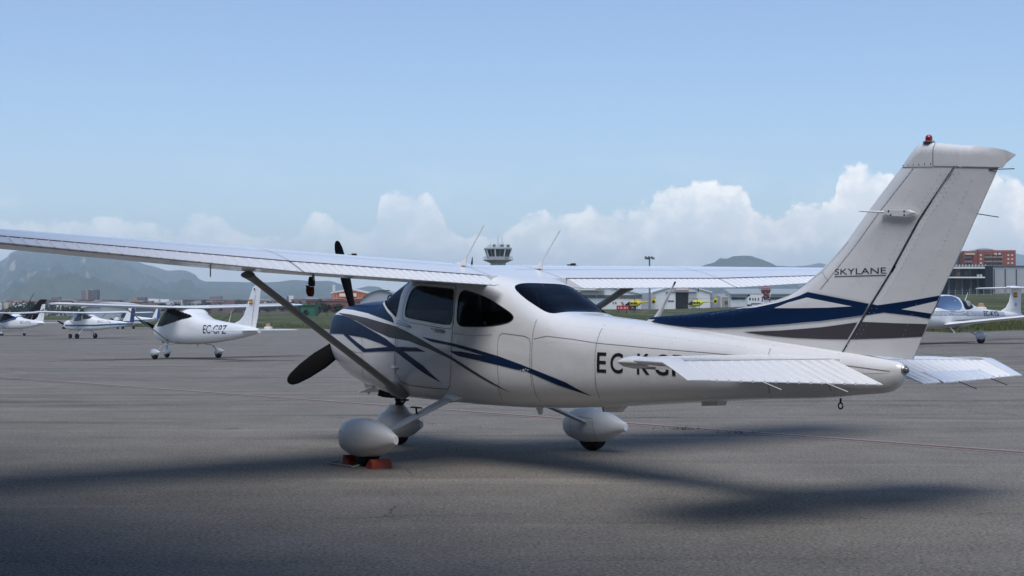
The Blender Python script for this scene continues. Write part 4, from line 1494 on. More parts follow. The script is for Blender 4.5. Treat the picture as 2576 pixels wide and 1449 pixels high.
    b.inputs['Specular IOR Level'].default_value = .3
    return m


def grass():
    m = mat('grass', (.07, .085, .03), .95, spec=.1)
    nt = m.node_tree
    b = nt.nodes['Principled BSDF']
    g = nd(nt, 'ShaderNodeNewGeometry')

    def nz(scale, detail, sy=1.0, rough=.65):
        mp = nd(nt, 'ShaderNodeMapping'); mp.inputs['Scale'].default_value = (1, sy, 1)
        nt.links.new(g.outputs['Position'], mp.inputs[0])
        n = nd(nt, 'ShaderNodeTexNoise'); n.inputs['Scale'].default_value = scale; n.inputs['Detail'].default_value = detail
        n.inputs['Roughness'].default_value = rough
        nt.links.new(mp.outputs[0], n.inputs['Vector'])
        return n.outputs[0]
    a = nz(.05, 5, 1.0); c = nz(.5, 8, .25); d = nz(.16, 5, .12)
    col1 = mixc(nt, sstep(nt, a, .38, .62), (.045, .062, .022), (.105, .105, .045))
    col2 = mixc(nt, sstep(nt, d, .45, .68), col1, (.15, .135, .075))
    col3 = mixc(nt, sstep(nt, c, .40, .66), col2, (.03, .045, .015))
    nt.links.new(col3, b.inputs['Base Color'])
    return m


build_ground()

# painted guide line across the apron
def build_line():
    a, b = Vector((-17.2, 38.0, 0)), Vector((9.4, 10.75, 0))
    d = (b - a).normalized(); n = Vector((-d.y, d.x, 0))
    for name, w, dz, m in (('guide_line', .20, .004, None),):
        V = []; F = []; N = 120
        for i in range(N + 1):
            p = a.lerp(b, i / N)
            for s in (1, -1):
                q = p + n * s * w / 2
                V.append((q.x, q.y, tz(q.x, q.y) + dz))
            if i: F.append((2 * i - 2, 2 * i - 1, 2 * i + 1, 2 * i))
        pm = mat('worn_red_paint', (.155, .095, .085), .8)
        nt = pm.node_tree; bs = nt.nodes['Principled BSDF']
        g = nd(nt, 'ShaderNodeNewGeometry')
        nz = nd(nt, 'ShaderNodeTexNoise'); nz.inputs['Scale'].default_value = 22; nz.inputs['Detail'].default_value = 6
        nt.links.new(g.outputs['Position'], nz.inputs['Vector'])
        nt.links.new(mixc(nt, sstep(nt, nz.outputs[0], .42, .66), (.105, .055, .045), (.135, .105, .095)), bs.inputs['Base Color'])
        tag(MB().add(V, F).build(name, pm), kind='structure')
        for s in (1, -1):
            V = []; F = []
            for i in range(N + 1):
                p = a.lerp(b, i / N)
                for off in (w / 2 + .002, w / 2 + .045):
                    q = p + n * s * off
                    V.append((q.x, q.y, tz(q.x, q.y) + dz))
                if i: F.append((2 * i - 2, 2 * i - 1, 2 * i + 1, 2 * i))
            tag(MB().add(V, F).build('guide_line_edge', mat('pale_edge', (.36, .31, .28), .9, noise_amt=.3, noise_scale=14)), kind='structure')


build_line()


# ================================================================== mountains
def ridge_mesh(name, ridge, dist, foot, seed, m, rough=1.0, rows=34):
    rf = pchip([p[0] for p in ridge], [p[1] for p in ridge])
    u0, u1 = ridge[0][0], ridge[-1][0]
    nc = max(30, int((u1 - u0) / 3))
    V = []; F = []
    ns = Vector((seed * 3.1, seed * 1.7, 0))
    for i in range(nc + 1):
        u = u0 + (u1 - u0) * i / nc
        hz = max(4.0, (787 - rf(u)) / FOC * dist + CAM_H)
        for j in range(rows + 1):
            q = j / rows
            if q < .15:                              # far slope
                t = q / .15
                Y = dist * (1.10 - .10 * t); h = hz * (.55 + .45 * t)
            else:
                t = (q - .15) / .85
                Y = dist + (foot - dist) * t
                h = hz * (1 - t) ** 1.25
            X = math.tan(math.atan((u - 1288) / FOC)) * Y
            p = Vector((X, Y * .8, 0)) / (dist * .055) + ns
            f = noise.fractal(p, .75, 2.1, 8) * .5
            rid = abs(noise.fractal(p * .9 + Vector((7, 3, 1)), .9, 2.0, 5))
            damp = math.sin(math.pi * min(1, max(0, (q - .15) / .85))) if q > .15 else .2
            z = h + hz * (f * .34 - rid * .34) * damp * rough
            V.append((X, Y, max(z, -2 if q < .99 else -3)))
        if i:
            for j in range(rows):
                a = (i - 1) * (rows + 1) + j; c = i * (rows + 1) + j
                F.append((a, c, c + 1, a + 1))
    return tag(MB().add(V, F).build(name, m, smooth=70), kind='structure')


def hillmat(name, green, dry, rock, scale, rock_amt):
    m = mat(name, green, .95, spec=.1)
    nt = m.node_tree; b = nt.nodes['Principled BSDF']
    g = nd(nt, 'ShaderNodeNewGeometry')
    def nz(s, d, r=.65):
        n = nd(nt, 'ShaderNodeTexNoise'); n.inputs['Scale'].default_value = s; n.inputs['Detail'].default_value = d; n.inputs['Roughness'].default_value = r
        nt.links.new(g.outputs['Position'], n.inputs['Vector']); return n.outputs[0]
    sp = nd(nt, 'ShaderNodeSeparateXYZ'); nt.links.new(g.outputs['Normal'], sp.inputs[0])
    spp = nd(nt, 'ShaderNodeSeparateXYZ'); nt.links.new(g.outputs['Position'], spp.inputs[0])
    a, c = nz(scale, 9), nz(scale * 5, 7, .7)
    c1 = mixc(nt, sstep(nt, a, .42, .60), green, dry)
    hi = sstep(nt, spp.outputs[2], 60, 260)
    rk = mth(nt, 'MULTIPLY', sstep(nt, mth(nt, 'ADD', c, mth(nt, 'MULTIPLY', mth(nt, 'SUBTRACT', .8, sp.outputs[2]), .35)), .56, .68), mth(nt, 'MULTIPLY', rock_amt, mth(nt, 'ADD', .25, mth(nt, 'MULTIPLY', hi, .75))))
    nt.links.new(mixc(nt, rk, c1, rock), b.inputs['Base Color'])
    return m


HM1 = hillmat('massif_slopes', (.035, .055, .028), (.075, .085, .045), (.46, .40, .33), .0019, 1.0)
HM2 = hillmat('wooded_hill', (.035, .055, .028), (.07, .08, .045), (.22, .2, .17), .004, .35)
ridge_mesh('mountain_massif', [(-420, 720), (-300, 700), (-180, 690), (-90, 672), (0, 659), (16, 648), (29, 635), (48, 629), (79, 621), (140, 613), (210, 614), (260, 624), (317, 644), (357, 662), (397, 673), (423, 680), (455, 679), (490, 690), (500, 701), (530, 712), (600, 740), (700, 770)], 7200, 2600, 3, HM1, 1.45, 90)
ridge_mesh('wooded_ridge', [(420, 765), (470, 735), (520, 707), (584, 708), (655, 709), (703, 707), (742, 703), (790, 706), (822, 705), (861, 715), (888, 726), (905, 724), (928, 719), (951, 721), (967, 728), (1020, 738), (1100, 748), (1200, 758), (1300, 768)], 6200, 2600, 9, HM2, .7, 24)
ridge_mesh('wooded_hill', [(1690, 776), (1740, 690), (1767, 668), (1797, 659), (1814, 648), (1826, 650), (1849, 644), (1881, 643), (1904, 648), (1926, 656), (1944, 664), (1975, 682), (2020, 735), (2050, 776)], 5000, 3600, 5, HM2, .5, 20)
ridge_mesh('low_far_hills', [(1880, 745), (1950, 664), (1963, 664), (2000, 667), (2037, 664), (2064, 660), (2085, 666), (2140, 700), (2230, 745)], 8200, 5200, 6, HM2, .4, 14)
ridge_mesh('far_mountain', [(2180, 760), (2260, 700), (2340, 660), (2380, 645), (2423, 628), (2448, 621), (2478, 615), (2501, 621), (2540, 630), (2576, 636), (2640, 650), (2740, 640), (2900, 690), (3100, 745)], 9500, 5600, 8, HM2, .7, 22)


# ================================================================== buildings and town
def frame_at(u, v, dist, yaw=0.0):
    """base point and local axes (x right, y away, z up) at a picture position"""
    p = at(u, v, dist)
    return p


def bmat(name, base, rough=.85, amt=.12, sc=.6):
    return mat(name, base, rough, noise_amt=amt, noise_scale=sc, spec=.2)


M_CONC = bmat('concrete', (.36, .36, .35))
M_WHITEW = bmat('white_wall', (.72, .72, .70), .7, .06)
M_GREYW = bmat('grey_wall', (.40, .41, .42), .7, .06)
M_BRICK = bmat('brick', (.30, .085, .055), .9, .2, 1.5)
M_BRICK2 = bmat('brown_brick', (.20, .12, .10), .9, .2, 1.5)
M_CREAM = bmat('cream_render', (.58, .48, .36))
M_OCHRE = bmat('ochre_render', (.50, .27, .13))
M_PINK = bmat('pink_render', (.30, .21, .185))
M_TERRA = bmat('terracotta', (.19, .10, .075), .9, .25, 1)
M_DARKG = mat('dark_glazing', (.012, .015, .02), .12, spec=.6)
M_BLK = mat('black_cladding', (.015, .018, .024), .5)
M_BAND = mat('window_band', (.10, .095, .085), .4)
M_ROOFG = mat('sheet_roof_grey', (.30, .33, .33), .5, noise_amt=.1, noise_scale=.4)
M_ROOFW = mat('sheet_roof_white', (.72, .73, .73), .45, noise_amt=.06, noise_scale=.5)
M_GREENS = bmat('green_sheet', (.03, .14, .075), .6)
M_ORANGEB = bmat('orange_brick', (.52, .12, .045), .85, .2, 1.2)


def gz(p):
    return tz(p.x, p.y)


class Bld:
    """a building whose front face looks along -y; coordinates given as picture columns and rows at its distance"""

    def __init__(self, name, label, u0, u1, dist, cat='building', group=None):
        self.d = dist
        self.c = at((u0 + u1) / 2, 787, dist)
        self.base = tz(self.c.x, dist) - .5
        self.uc = (u0 + u1) / 2
        self.root = empty(name, loc=(self.c.x, dist, self.base), label=label, cat=cat, group=group)

    def x(self, u): return (u - self.uc) / FOC * self.d
    def z(self, v): return (787 - v) / FOC * self.d + CAM_H - self.base

    def box(self, name, u0, u1, v0, v1, y0, y1, m, parent=None, down=False):
        """v0 top row, v1 bottom row"""
        xa, xb = self.x(u0), self.x(u1)
        za, zb = (0.0 if down else self.z(v1)), self.z(v0)
        return MB().box(((xa + xb) / 2, (y0 + y1) / 2, (za + zb) / 2), (xb - xa, y1 - y0, zb - za)).build(name, m, parent or self.root)

    def gable(self, name, u0, u1, ve, va, vb, y0, y1, m, over=.4, ua=None, down=False):
        """gabled volume, front gable end at y0"""
        xa, xb = self.x(u0), self.x(u1); xm = self.x(ua) if ua else (xa + xb) / 2
        ze, zm_, zb = self.z(ve), self.z(va), (0.0 if down else self.z(vb))
        P = [(xa, y0, zb), (xb, y0, zb), (xb, y0, ze), (xm, y0, zm_), (xa, y0, ze)]
        return MB().prism(P, (0, y1 - y0, 0)).build(name, m, self.root), (xa, xb, xm, ze, zm_)

    def roof(self, name, geo, y0, y1, m, th=.25, over=.5):
        xa, xb, xm, ze, zm_ = geo
        sl = (zm_ - ze) / (xm - xa)
        sr = (zm_ - ze) / (xb - xm)
        P = [(xa - over, y0 - over, ze - sl * over + .03), (xm, y0 - over, zm_ + .03), (xb + over, y0 - over, ze - sr * over + .03), (xb + over, y0 - over, ze - sr * over + .03 + th), (xm, y0 - over, zm_ + .03 + th), (xa - over, y0 - over, ze - sl * over + .03 + th)]
        return MB().prism(P, (0, y1 - y0 + 2 * over, 0)).build(name, m, self.root)


def plain_block(name, label, u0, u1, v0, dist, m, depth=None, group=None, roof=None, bands=0, bm_=None, cols=0):
    b = Bld(name, label, u0, u1, dist, group=group)
    w = b.x(u1) - b.x(u0)
    dp = depth or w * .7
    b.box('wall', u0, u1, v0, 0, 0, dp, m, down=True)
    if roof:
        b.box('roof', u0 - .6, u1 + .6, v0 - 1.2, v0 - .05, -.4, dp + .4, roof)
    if bands:
        zt = b.z(v0); h = 3.0
        for i in range(bands):
            z1 = zt - 1.0 - i * h
            if cols:
                for k in range(cols):
                    xc = b.x(u0) + w * (k + .5) / cols
                    MB().box((xc, -.03, z1 - .8), (w / cols * .55, .1, 1.5)).build('window', bm_ or M_BAND, b.root)
            else:
                MB().box((0, -.03, z1 - .8), (w * .9, .1, 1.3)).build('window_band', bm_ or M_BAND, b.root)
    return b


# --- town on the left
t = Bld('tower_block', 'tall grey-brown apartment tower rising above the town on the left', 204, 242, 1500)
t.box('wall', 204, 221, 731, 0, 0, 12, M_BRICK2, down=True)
t.box('wall', 221.1, 242, 729.5, 0, 1.2, 13, bmat('slate_brick', (.13, .11, .12), .9, .15, 1), down=True)
t.box('wall', 216, 222, 727.5, 0, -.6, 6, bmat('pale_brick', (.30, .24, .21)), down=True)
t.box('roof', 212, 233, 727, 730.8, 3, 9, M_CONC)
for i in range(10):
    v = 734.5 + i * 4.0
    t.box('balcony', 205.5, 210, v, v + 1.9, -1.0, .0, bmat('balcony_grey', (.33, .29, .27)))
    t.box('balcony', 211, 215.4, v, v + 1.9, -1.0, .0, MATS['balcony_grey'])
    for k in range(3):
        t.box('window', 224 + k * 6, 227.6 + k * 6, v, v + 1.7, 1.12, 1.3, M_DARKG)
plain_block('apartment_block', 'small pinkish brick block left of the grey tower', 128, 150, 748, 1200, M_PINK, bands=4, cols=5, roof=M_CONC)
plain_block('apartment_block', 'cream block of flats just left of the tall grey tower', 158, 186, 753, 1300, bmat('stone_render', (.42, .36, .29)), bands=4, cols=6)
plain_block('apartment_block', 'reddish row of houses at the left edge of the town', 0, 40, 757, 1250, M_PINK, roof=M_TERRA)
plain_block('apartment_block', 'low brown terrace beside the crane at far left', 42, 84, 759, 1150, M_BRICK2, roof=M_TERRA)
plain_block('warehouse', 'low white-roofed warehouse between the crane and the pink block', 92, 122, 763, 900, M_CONC, roof=M_ROOFW)
plain_block('apartment_block', 'brown houses right of the grey tower', 246, 284, 757, 1350, M_PINK, roof=M_TERRA)
plain_block('apartment_block', 'dark brick blocks behind the light aircraft tails', 284, 322, 762, 1250, M_BRICK2, roof=M_TERRA)
plain_block('apartment_block', 'ochre block of flats left of the long white roofs', 328, 344, 751, 1100, M_OCHRE, bands=3, cols=3)
plain_block('apartment_block', 'brown block stepping up beside the ochre flats', 344, 366, 748, 1150, M_BRICK2, bands=3, cols=4)
plain_block('factory', 'long white sawtooth factory roof left of centre', 373, 399, 752, 1000, M_WHITEW)
plain_block('factory', 'second white factory block with stepped roof', 402, 425, 753, 1010, M_WHITEW)
plain_block('warehouse', 'pale windowless warehouse end behind the blue-striped tail', 418, 436, 758, 620, bmat('pale_pink', (.55, .50, .50)))
plain_block('house_row', 'long dark tiled house row behind the white high-wing wing', 452, 516, 764, 1050, M_BRICK2, roof=M_TERRA)
plain_block('apartment_block', 'brown brick block with flat roof above the house row', 526, 556, 746, 1500, M_PINK, bands=4, cols=6, roof=M_CONC)
plain_block('apartment_block', 'dark brick block left of the white tail fin', 516, 552, 761, 1000, M_BRICK2, bands=3, cols=7)
plain_block('apartment_block', 'sunlit yellow flats left of the white tail fin', 572, 602, 755, 1150, M_CREAM, bands=3, cols=6)
plain_block('apartment_block', 'orange-cream flats right of the white tail fin', 641, 662, 752, 1150, M_CREAM, bands=3, cols=4)
plain_block('apartment_block', 'narrow yellow tower house right of the cream flats', 666, 676, 754, 1120, bmat('yellow_render', (.60, .42, .18)), bands=3, cols=2)
plain_block('warehouse', 'long low purple-brown roof behind the grass field', 640, 730, 766, 800, bmat('umber_wall', (.17, .12, .12)), roof=bmat('umber_roof', (.12, .10, .105)))
b = plain_block('silo_block', 'small white tower block next to the thin mast', 724, 738, 744, 1000, M_WHITEW)
b.box('wall', 722, 726, 745, 0, -1, 4, bmat('slate_wall', (.10, .12, .12)), down=True)
plain_block('house_row', 'pale houses behind the wing strut', 738, 768, 762, 900, bmat('pale_stone', (.40, .37, .36)), roof=M_TERRA)
plain_block('warehouse', 'wide low red-brown warehouse under the propeller', 770, 905, 757, 560, bmat('red_sheet', (.24, .10, .085)), roof=bmat('rust_roof', (.27, .17, .14)), depth=14)
plain_block('warehouse', 'white-roofed shed left of the orange hall', 769, 800, 752.5, 640, bmat('brick_red2', (.28, .13, .09)), roof=M_ROOFW, depth=10)
# orange gabled hall with a white sign board
b = Bld('brick_hall', 'bright orange brick hall with white gable trim and a large white board', 834, 925, 700)
w, geo = b.gable('wall', 834, 925, 739, 730, 0, 0, 24, M_ORANGEB, ua=884, down=True)
b.roof('roof', geo, 0, 24, M_ROOFW, .8, .3)
b.box('sign_board', 854, 897, 738.5, 746.5, -.5, -.1, bmat('cream_board', (.85, .76, .55), .6, .05))
for u in (835.5, 846, 902, 910):
    b.box('pilaster', u, u + 1.4, 741, 753, -.4, 0, bmat('salmon_trim', (.72, .36, .24)))
for u0, u1 in ((838, 868), (886, 912)):
    b.box('sill_band', u0, u1, 750.4, 752, -.45, -.02, MATS['salmon_trim'])
b = Bld('advertising_pylon', 'slim bright white pylon above the orange hall', 836, 843, 690, cat='pylon')
b.box('panel', 836.4, 843, 717, 733, 0, .6, M_WHITEW)
b.box('post', 838.8, 840.6, 733, 0, .1, .5, M_CONC, down=True)
# grey domed hangar
b = Bld('domed_hangar', 'grey arched hangar roof behind the blue engine cowling', 906, 1010, 420)
xs = [b.x(906 + 104 * i / 24) for i in range(25)]
pr = [Vector((x, 0, b.z(757 - 26 * math.sin(math.pi * i / 24) ** .8))) for i, x in enumerate(xs)]
MB().prism([(xs[0], 0, 0)] + pr + [(xs[-1], 0, 0)], (0, 26, 0)).build('wall', M_GREYW, b.root)
MB().loft([[p + Vector((0, y, dz)) for p in pr] for y, dz in ((-.6, .04), (26.6, .04))], closed=False).build('roof', M_ROOFG, b.root, smooth=40)
b.box('roof_vent', 945, 972, 728.6, 731, 8, 12, bmat('vent_dark', (.08, .085, .08)))
# green shed and grey gable hangar on the left
b = Bld('green_shed', 'small green metal shed at the far side of the grass', 757, 792, 330, cat='shed')
b.box('wall', 757, 792, 768, 0, 0, 6, M_GREENS, down=True)
b.box('roof', 756, 793, 766.6, 768, -.3, 6.3, bmat('green_roof', (.05, .20, .11)))
b = Bld('gable_hangar', 'pale grey gabled hangar behind the blue-striped light airplane', 211, 336, 330, cat='hangar')
w, geo = b.gable('wall', 211, 336, 775, 763, 0, 0, 20, M_GREYW, ua=262, down=True)
b.roof('roof', geo, 0, 20, bmat('sheet_pale', (.48, .50, .49), .5, .06), .3)
b.box('vent', 243, 251, 765.8, 771, -.5, -.05, M_BLK)
b.box('low_wall', 110, 146, 791, 0, -60, -58, bmat('sandy_wall', (.50, .46, .37)), down=True)
# crane jib and thin masts
def mast(name, label, u, v0, dist, r0=.12, r1=.05, v1=None, cat='mast'):
    p = at(u, v0, dist); g = tz(p.x, dist)
    return tag(MB().tube([(p.x, dist, g - .3), (p.x, dist, p.z)], [r0, r1], 8).build(name, M_CONC, smooth=50), label, cat)
p0, p1 = at(69, 768, 900), at(85, 737, 900)
cr = empty('crane', loc=(p0.x, 900, tz(p0.x, 900)), label='thin slanted crane jib above the left end of town', cat='crane')
off = Vector((p0.x, 900, tz(p0.x, 900)))
MB().tube([p0 - off, p1 - off], [.55, .3], 6).build('jib', bmat('crane_grey', (.13, .14, .15)), cr)
MB().tube([Vector((0, 0, 0)), p0 - off], [.7, .6], 6).build('tower', MATS['crane_grey'], cr)
mast('antenna_mast', 'thin antenna mast beside the small white tower', 740, 723, 1000, .5, .18)
mast('antenna_mast', 'faint thin mast on the slope behind the high-wing airplane', 786, 737, 900, .35, .14)

# the rest of the town reads as one mass of small roofs
def build_town():
    rnd = random.Random(4)
    mb = MB()
    for i in range(620):
        u = rnd.uniform(-260, 990)
        d = rnd.uniform(900, 1900)
        v = rnd.uniform(756, 771) if u < 760 else rnd.uniform(752, 768)
        p = at(u, v, d)
        w = rnd.uniform(8, 26); dp = rnd.uniform(8, 16)
        z0 = tz(p.x, d) - 1
        mi = rnd.choice((0, 0, 1, 1, 2, 3, 4))
        h = p.z - z0
        mb.box((p.x, d, z0 + h / 2), (w, dp, h), Matrix.Rotation(rnd.uniform(-.5, .5), 3, 'Z'), mi)
        mb.box((p.x, d, p.z + .35), (w + .8, dp + .8, .7), Matrix.Rotation(rnd.uniform(-.5, .5) * 0, 3, 'Z'), rnd.choice((5, 5, 4, 1)))
        for k in range(int(w / 3)):
            for fl in range(2):
                mb.box((p.x - w / 2 + 1.5 + k * 3, d - dp / 2 - .1, p.z - 2 - fl * 3), (1.3, .2, 1.4), None, 6)
    o = mb.build('town', [M_BRICK2, M_PINK, M_CREAM, M_WHITEW, M_CONC, M_TERRA, M_BAND])
    tag(o, 'distant town of small brown and cream houses at the mountain foot', 'town', kind='stuff')


build_town()

# --- hangars on the right
HD = 440
b = Bld('white_hangar', 'big white hangar with a grey window band, left of the yellow helicopter', 1440, 1616, HD, cat='hangar')
w, geo = b.gable('wall', 1440, 1616, 741, 722, 0, 0, 40, M_WHITEW, ua=1528, down=True)
b.roof('roof', geo, 0, 40, M_ROOFW, .4)
for u0, u1 in ((1446, 1500), (1502, 1556), (1558, 1613)):
    b.box('window_band', u0, u1, 742.5, 750, -.25, -.02, M_BAND)
b.box('canopy', 1440, 1520, 729.5, 732.5, -2, -.3, bmat('beam_brown', (.30, .26, .22)))
for i, (u, ch) in enumerate(((1541, 'c'), (1547, 'e'))):
    fm = lambda x, z: (x, -.12, z)
    text_decal('wall_lettering', ch, b.x(u), b.x(u + 4), b.z(765), b.z(760), fm, BLACKP, b.root, bold=.02, maxlen=0)
ch = [(1562, 759), (1567, 760), (1570.5, 766.5), (1566, 774), (1562, 774), (1565.5, 767)]
MB().prism([(b.x(u), -.2, b.z(v)) for u, v in ch], (0, .15, 0)).build('wall_emblem', bmat('rust_emblem', (.40, .17, .12)), b.root)
b = Bld('hangar_annex', 'plain grey flat-roofed annex between the two white hangars', 1616, 1643, HD - 3, cat='annex')
b.box('wall', 1616.5, 1643, 737, 0, 0, 14, M_GREYW, down=True)
for u in (1622, 1629, 1636): b.box('cladding_joint', u, u + .5, 738, 772, -.08, .0, bmat('joint_grey', (.22, .23, .24)))
b = Bld('white_shed', 'white gabled shed with a wide black doorway and red sign', 1643, 1787, HD, cat='hangar')
w, geo = b.gable('wall', 1643.5, 1787, 736, 716, 0, 0, 30, M_WHITEW, ua=1712, down=True)
b.roof('roof', geo, 0, 30, M_ROOFW, .35)
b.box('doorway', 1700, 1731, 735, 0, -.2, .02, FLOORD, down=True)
b.box('sliding_door', 1677, 1698.5, 736, 0, -.5, -.25, M_WHITEW, down=True)
b.box('door_rail', 1675, 1752, 733.5, 735.4, -.8, -.1, M_CONC)
b.box('sliding_door', 1732.5, 1750, 736, 0, -.5, -.25, M_GREYW, down=True)
b.box('window', 1679, 1695, 756, 759, -.62, -.5, M_BAND)
s = b.box('sign', 1693.5, 1732.5, 724.5, 732, -.5, -.1, bmat('sign_rose', (.45, .33, .33)))
b.box('sign_text_band', 1701, 1731, 726.3, 729.8, -.6, -.52, bmat('sign_pale', (.75, .68, .70)), parent=s)
b = Bld('lean_to', 'blue-grey lean-to with a small office at its foot, behind the right helicopter', 1787, 1838, HD + 2, cat='annex')
b.box('wall', 1787.5, 1838, 739, 0, 0, 16, bmat('blue_grey_wall', (.36, .39, .43)), down=True)
o = b.box('office', 1806, 1837.5, 745, 0, -6, 0, bmat('sand_white', (.62, .59, .54)), down=True)
b.box('office_recess', 1808.5, 1824, 747.5, 0, -6.1, -5.95, bmat('recess_grey', (.30, .29, .27)), down=True)
for u in (1816.2, 1820.2): b.box('window', u, u + 2.2, 758, 766, -6.25, -6.1, M_DARKG)
b = Bld('long_hangar', 'long low white hangar with dark window strip beside the tail fin', 1838, 2060, HD - 6, cat='hangar')
b.box('wall', 1838.5, 2060, 741.5, 0, 0, 24, M_WHITEW, down=True)
xa, xb = b.x(1836), b.x(2062)
MB().prism([(xa, -1.2, b.z(741.3)), (xa, -1.2, b.z(739)), (xa, 12, b.z(725)), (xa, 25, b.z(739)), (xa, 25, b.z(741.3))], (xb - xa, 0, 0)).build('roof', M_ROOFG, b.root)
u = 1840
while u < 2055:
    if not (1879 < u + 8 < 1893):
        b.box('window', u, min(u + 17, 1880 if u < 1880 else 2055), 748, 753.5, -.2, .02, M_DARKG)
    u += 18
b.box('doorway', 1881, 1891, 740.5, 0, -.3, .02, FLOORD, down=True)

# --- modern block, brick flats and grey shed on the far right
RD = 400
b = Bld('modern_office', 'dark two-storey glass office with white floor slabs, far right', 2370, 2497, RD)
b.box('wall', 2372, 2477, 672, 0, 3.2, 20, M_BLK, down=True)
b.box('end_wall', 2477.2, 2497, 669, 0, -.6, 20, bmat('blue_black', (.018, .024, .034), .6, .1), down=True)
b.box('floor_slab', 2366, 2477, 672.5, 676, -.5, 3.3, M_WHITEW)
b.box('floor_slab', 2358, 2477, 696.5, 700, -.5, 3.3, M_WHITEW)
for i in range(12):
    u = 2388 + i * 8.2
    b.box('railing_panel', u, u + 1.1, 665.2, 672.3, -.45, -.25, M_WHITEW)
    if i < 11: b.box('railing_panel', u + 1.6, u + 7.6, 667.2, 671.6, -.40, -.32, bmat('frosted', (.22, .26, .26), .3))
for u in (2391, 2424, 2446, 2464): b.box('column', u, u + 1.6, 700, 0, 1.2, 2.2, bmat('column_grey', (.16, .17, .19)), down=True)
for u0, u1, mm in ((2393, 2401, M_DARKG), (2402, 2408, M_DARKG), (2436, 2444, M_DARKG), (2446, 2452, M_DARKG)):
    b.box('window', u0, u1, 680.5, 693, 3.05, 3.25, mm)
b.box('wall_panel', 2410.5, 2424, 677, 696.3, 2.6, 3.1, bmat('mirror_grey', (.16, .15, .14)))
b.box('poster', 2416, 2422.5, 684, 694.5, 2.45, 2.6, bmat('brick_pink', (.40, .17, .13)))
b.box('wall_panel', 2410.5, 2425, 701, 0, 2.6, 3.1, bmat('olive_panel', (.10, .105, .085), .5, .5, .7), down=True)
b.box('wall_panel', 2427, 2445, 701, 0, 2.7, 3.1, bmat('slate_shutter', (.045, .055, .065)), down=True)
for u in (2462, 2467.5, 2470.5): b.box('terrace_chair', u, u + 2.6, 690, 696.3, .6, 1.6, M_WHITEW)
b = Bld('grey_shed', 'large plain grey industrial shed at the right edge', 2497, 2700, RD + 3)
b.box('wall', 2498, 2700, 670.5, 0, 0, 30, M_GREYW, down=True)
b.box('roof', 2497.5, 2701, 668.6, 670.4, -.3, 30.3, bmat('coping_dark', (.11, .12, .13)))
for u in (2500.5, 2528, 2556, 2584, 2612): b.box('cladding_joint', u, u + 2.0, 677, 735, -.25, .0, bmat('joint_slate', (.085, .09, .10)))
b = Bld('brick_flats', 'red brick apartment block with white balconies and awning behind the dark office', 2398, 2556, 640)
b.box('wall', 2398, 2426.5, 634.5, 0, 4, 20, M_BRICK, down=True)
b.box('wall', 2427, 2462, 631, 0, 1.2, 20, M_BRICK, down=True)
b.box('wall', 2462.3, 2556, 629.5, 0, 0, 20, M_BRICK, down=True)
b.box('roof_parapet', 2400, 2426, 631.8, 634.3, 3.6, 6, M_WHITEW)
for i in range(26):
    u = 2430 + i * 4.8
    b.box('cornice_block', u, u + 2, (633.2 if u < 2462 else 631.6), (634.6 if u < 2462 else 633), (.9 if u < 2462 else -.3), (1.2 if u < 2462 else 0), bmat('cornice_pale', (.50, .36, .30)))
for i, (u0, u1) in enumerate(((2428, 2446), (2476, 2494), (2496, 2506), (2508, 2522))):
    for k, v in enumerate((641, 652, 663)):
        b.box('balcony', u0, u1, v + 4.5, v + 8, -1.2 + (1.2 if u0 < 2460 else 0), .6, bmat('balcony_taupe', (.27, .24, .20)))
        b.box('window', u0 + 1, u1 - 1, v - .5, v + 4.2, -.1 + (1.2 if u0 < 2460 else 0), .3 + (1.2 if u0 < 2460 else 0), M_DARKG)
b.box('awning', 2429, 2452, 637.8, 641, -.9, 1.15, bmat('awning_cream', (.72, .60, .45)))
for u in (2466, 2535, 2545):
    for v in (640, 650, 660):
        b.box('window', u, u + 4.2, v, v + 4, -.15, .05, bmat('shutter_white', (.70, .66, .62)))
for u in (2500, 2510): b.box('sunblind', u, u + 6, 637, 641, -1.35, -1.25, MATS['shutter_white'])
b.box('window', 2417, 2424, 641, 668, 3.85, 4.05, bmat('green_glass', (.02, .06, .055), .3))
b.box('roof_antennas', 2470, 2512, 626.8, 629.3, 6, 7, bmat('roof_clutter', (.12, .13, .14)))
# fence in front of it
f = empty('wire_fence', loc=(at(2440, 744, 330).x, 330, tz(at(2440, 744, 330).x, 330)), label='thin wire fence with grey posts on top of the grass bank', cat='fence')
fb = Vector(f.location)
for i in range(12):
    p = at(2385 + i * 18, 744, 330)
    g = tz(p.x, 330)
    MB().box((p.x - fb.x, 0, g - fb.z + .75), (.10, .10, 1.9)).build('post', bmat('post_grey', (.28, .30, .31)), f)
for k in range(3):
    a, c = at(2385, 744, 330), at(2385 + 11 * 18, 744, 330)
    MB().tube([(a.x - fb.x, 0, tz(a.x, 330) - fb.z + .5 + k * .5), (c.x - fb.x, 0, tz(c.x, 330) - fb.z + .5 + k * .5)], .02, 5).build('wire', MATS['post_grey'], f)


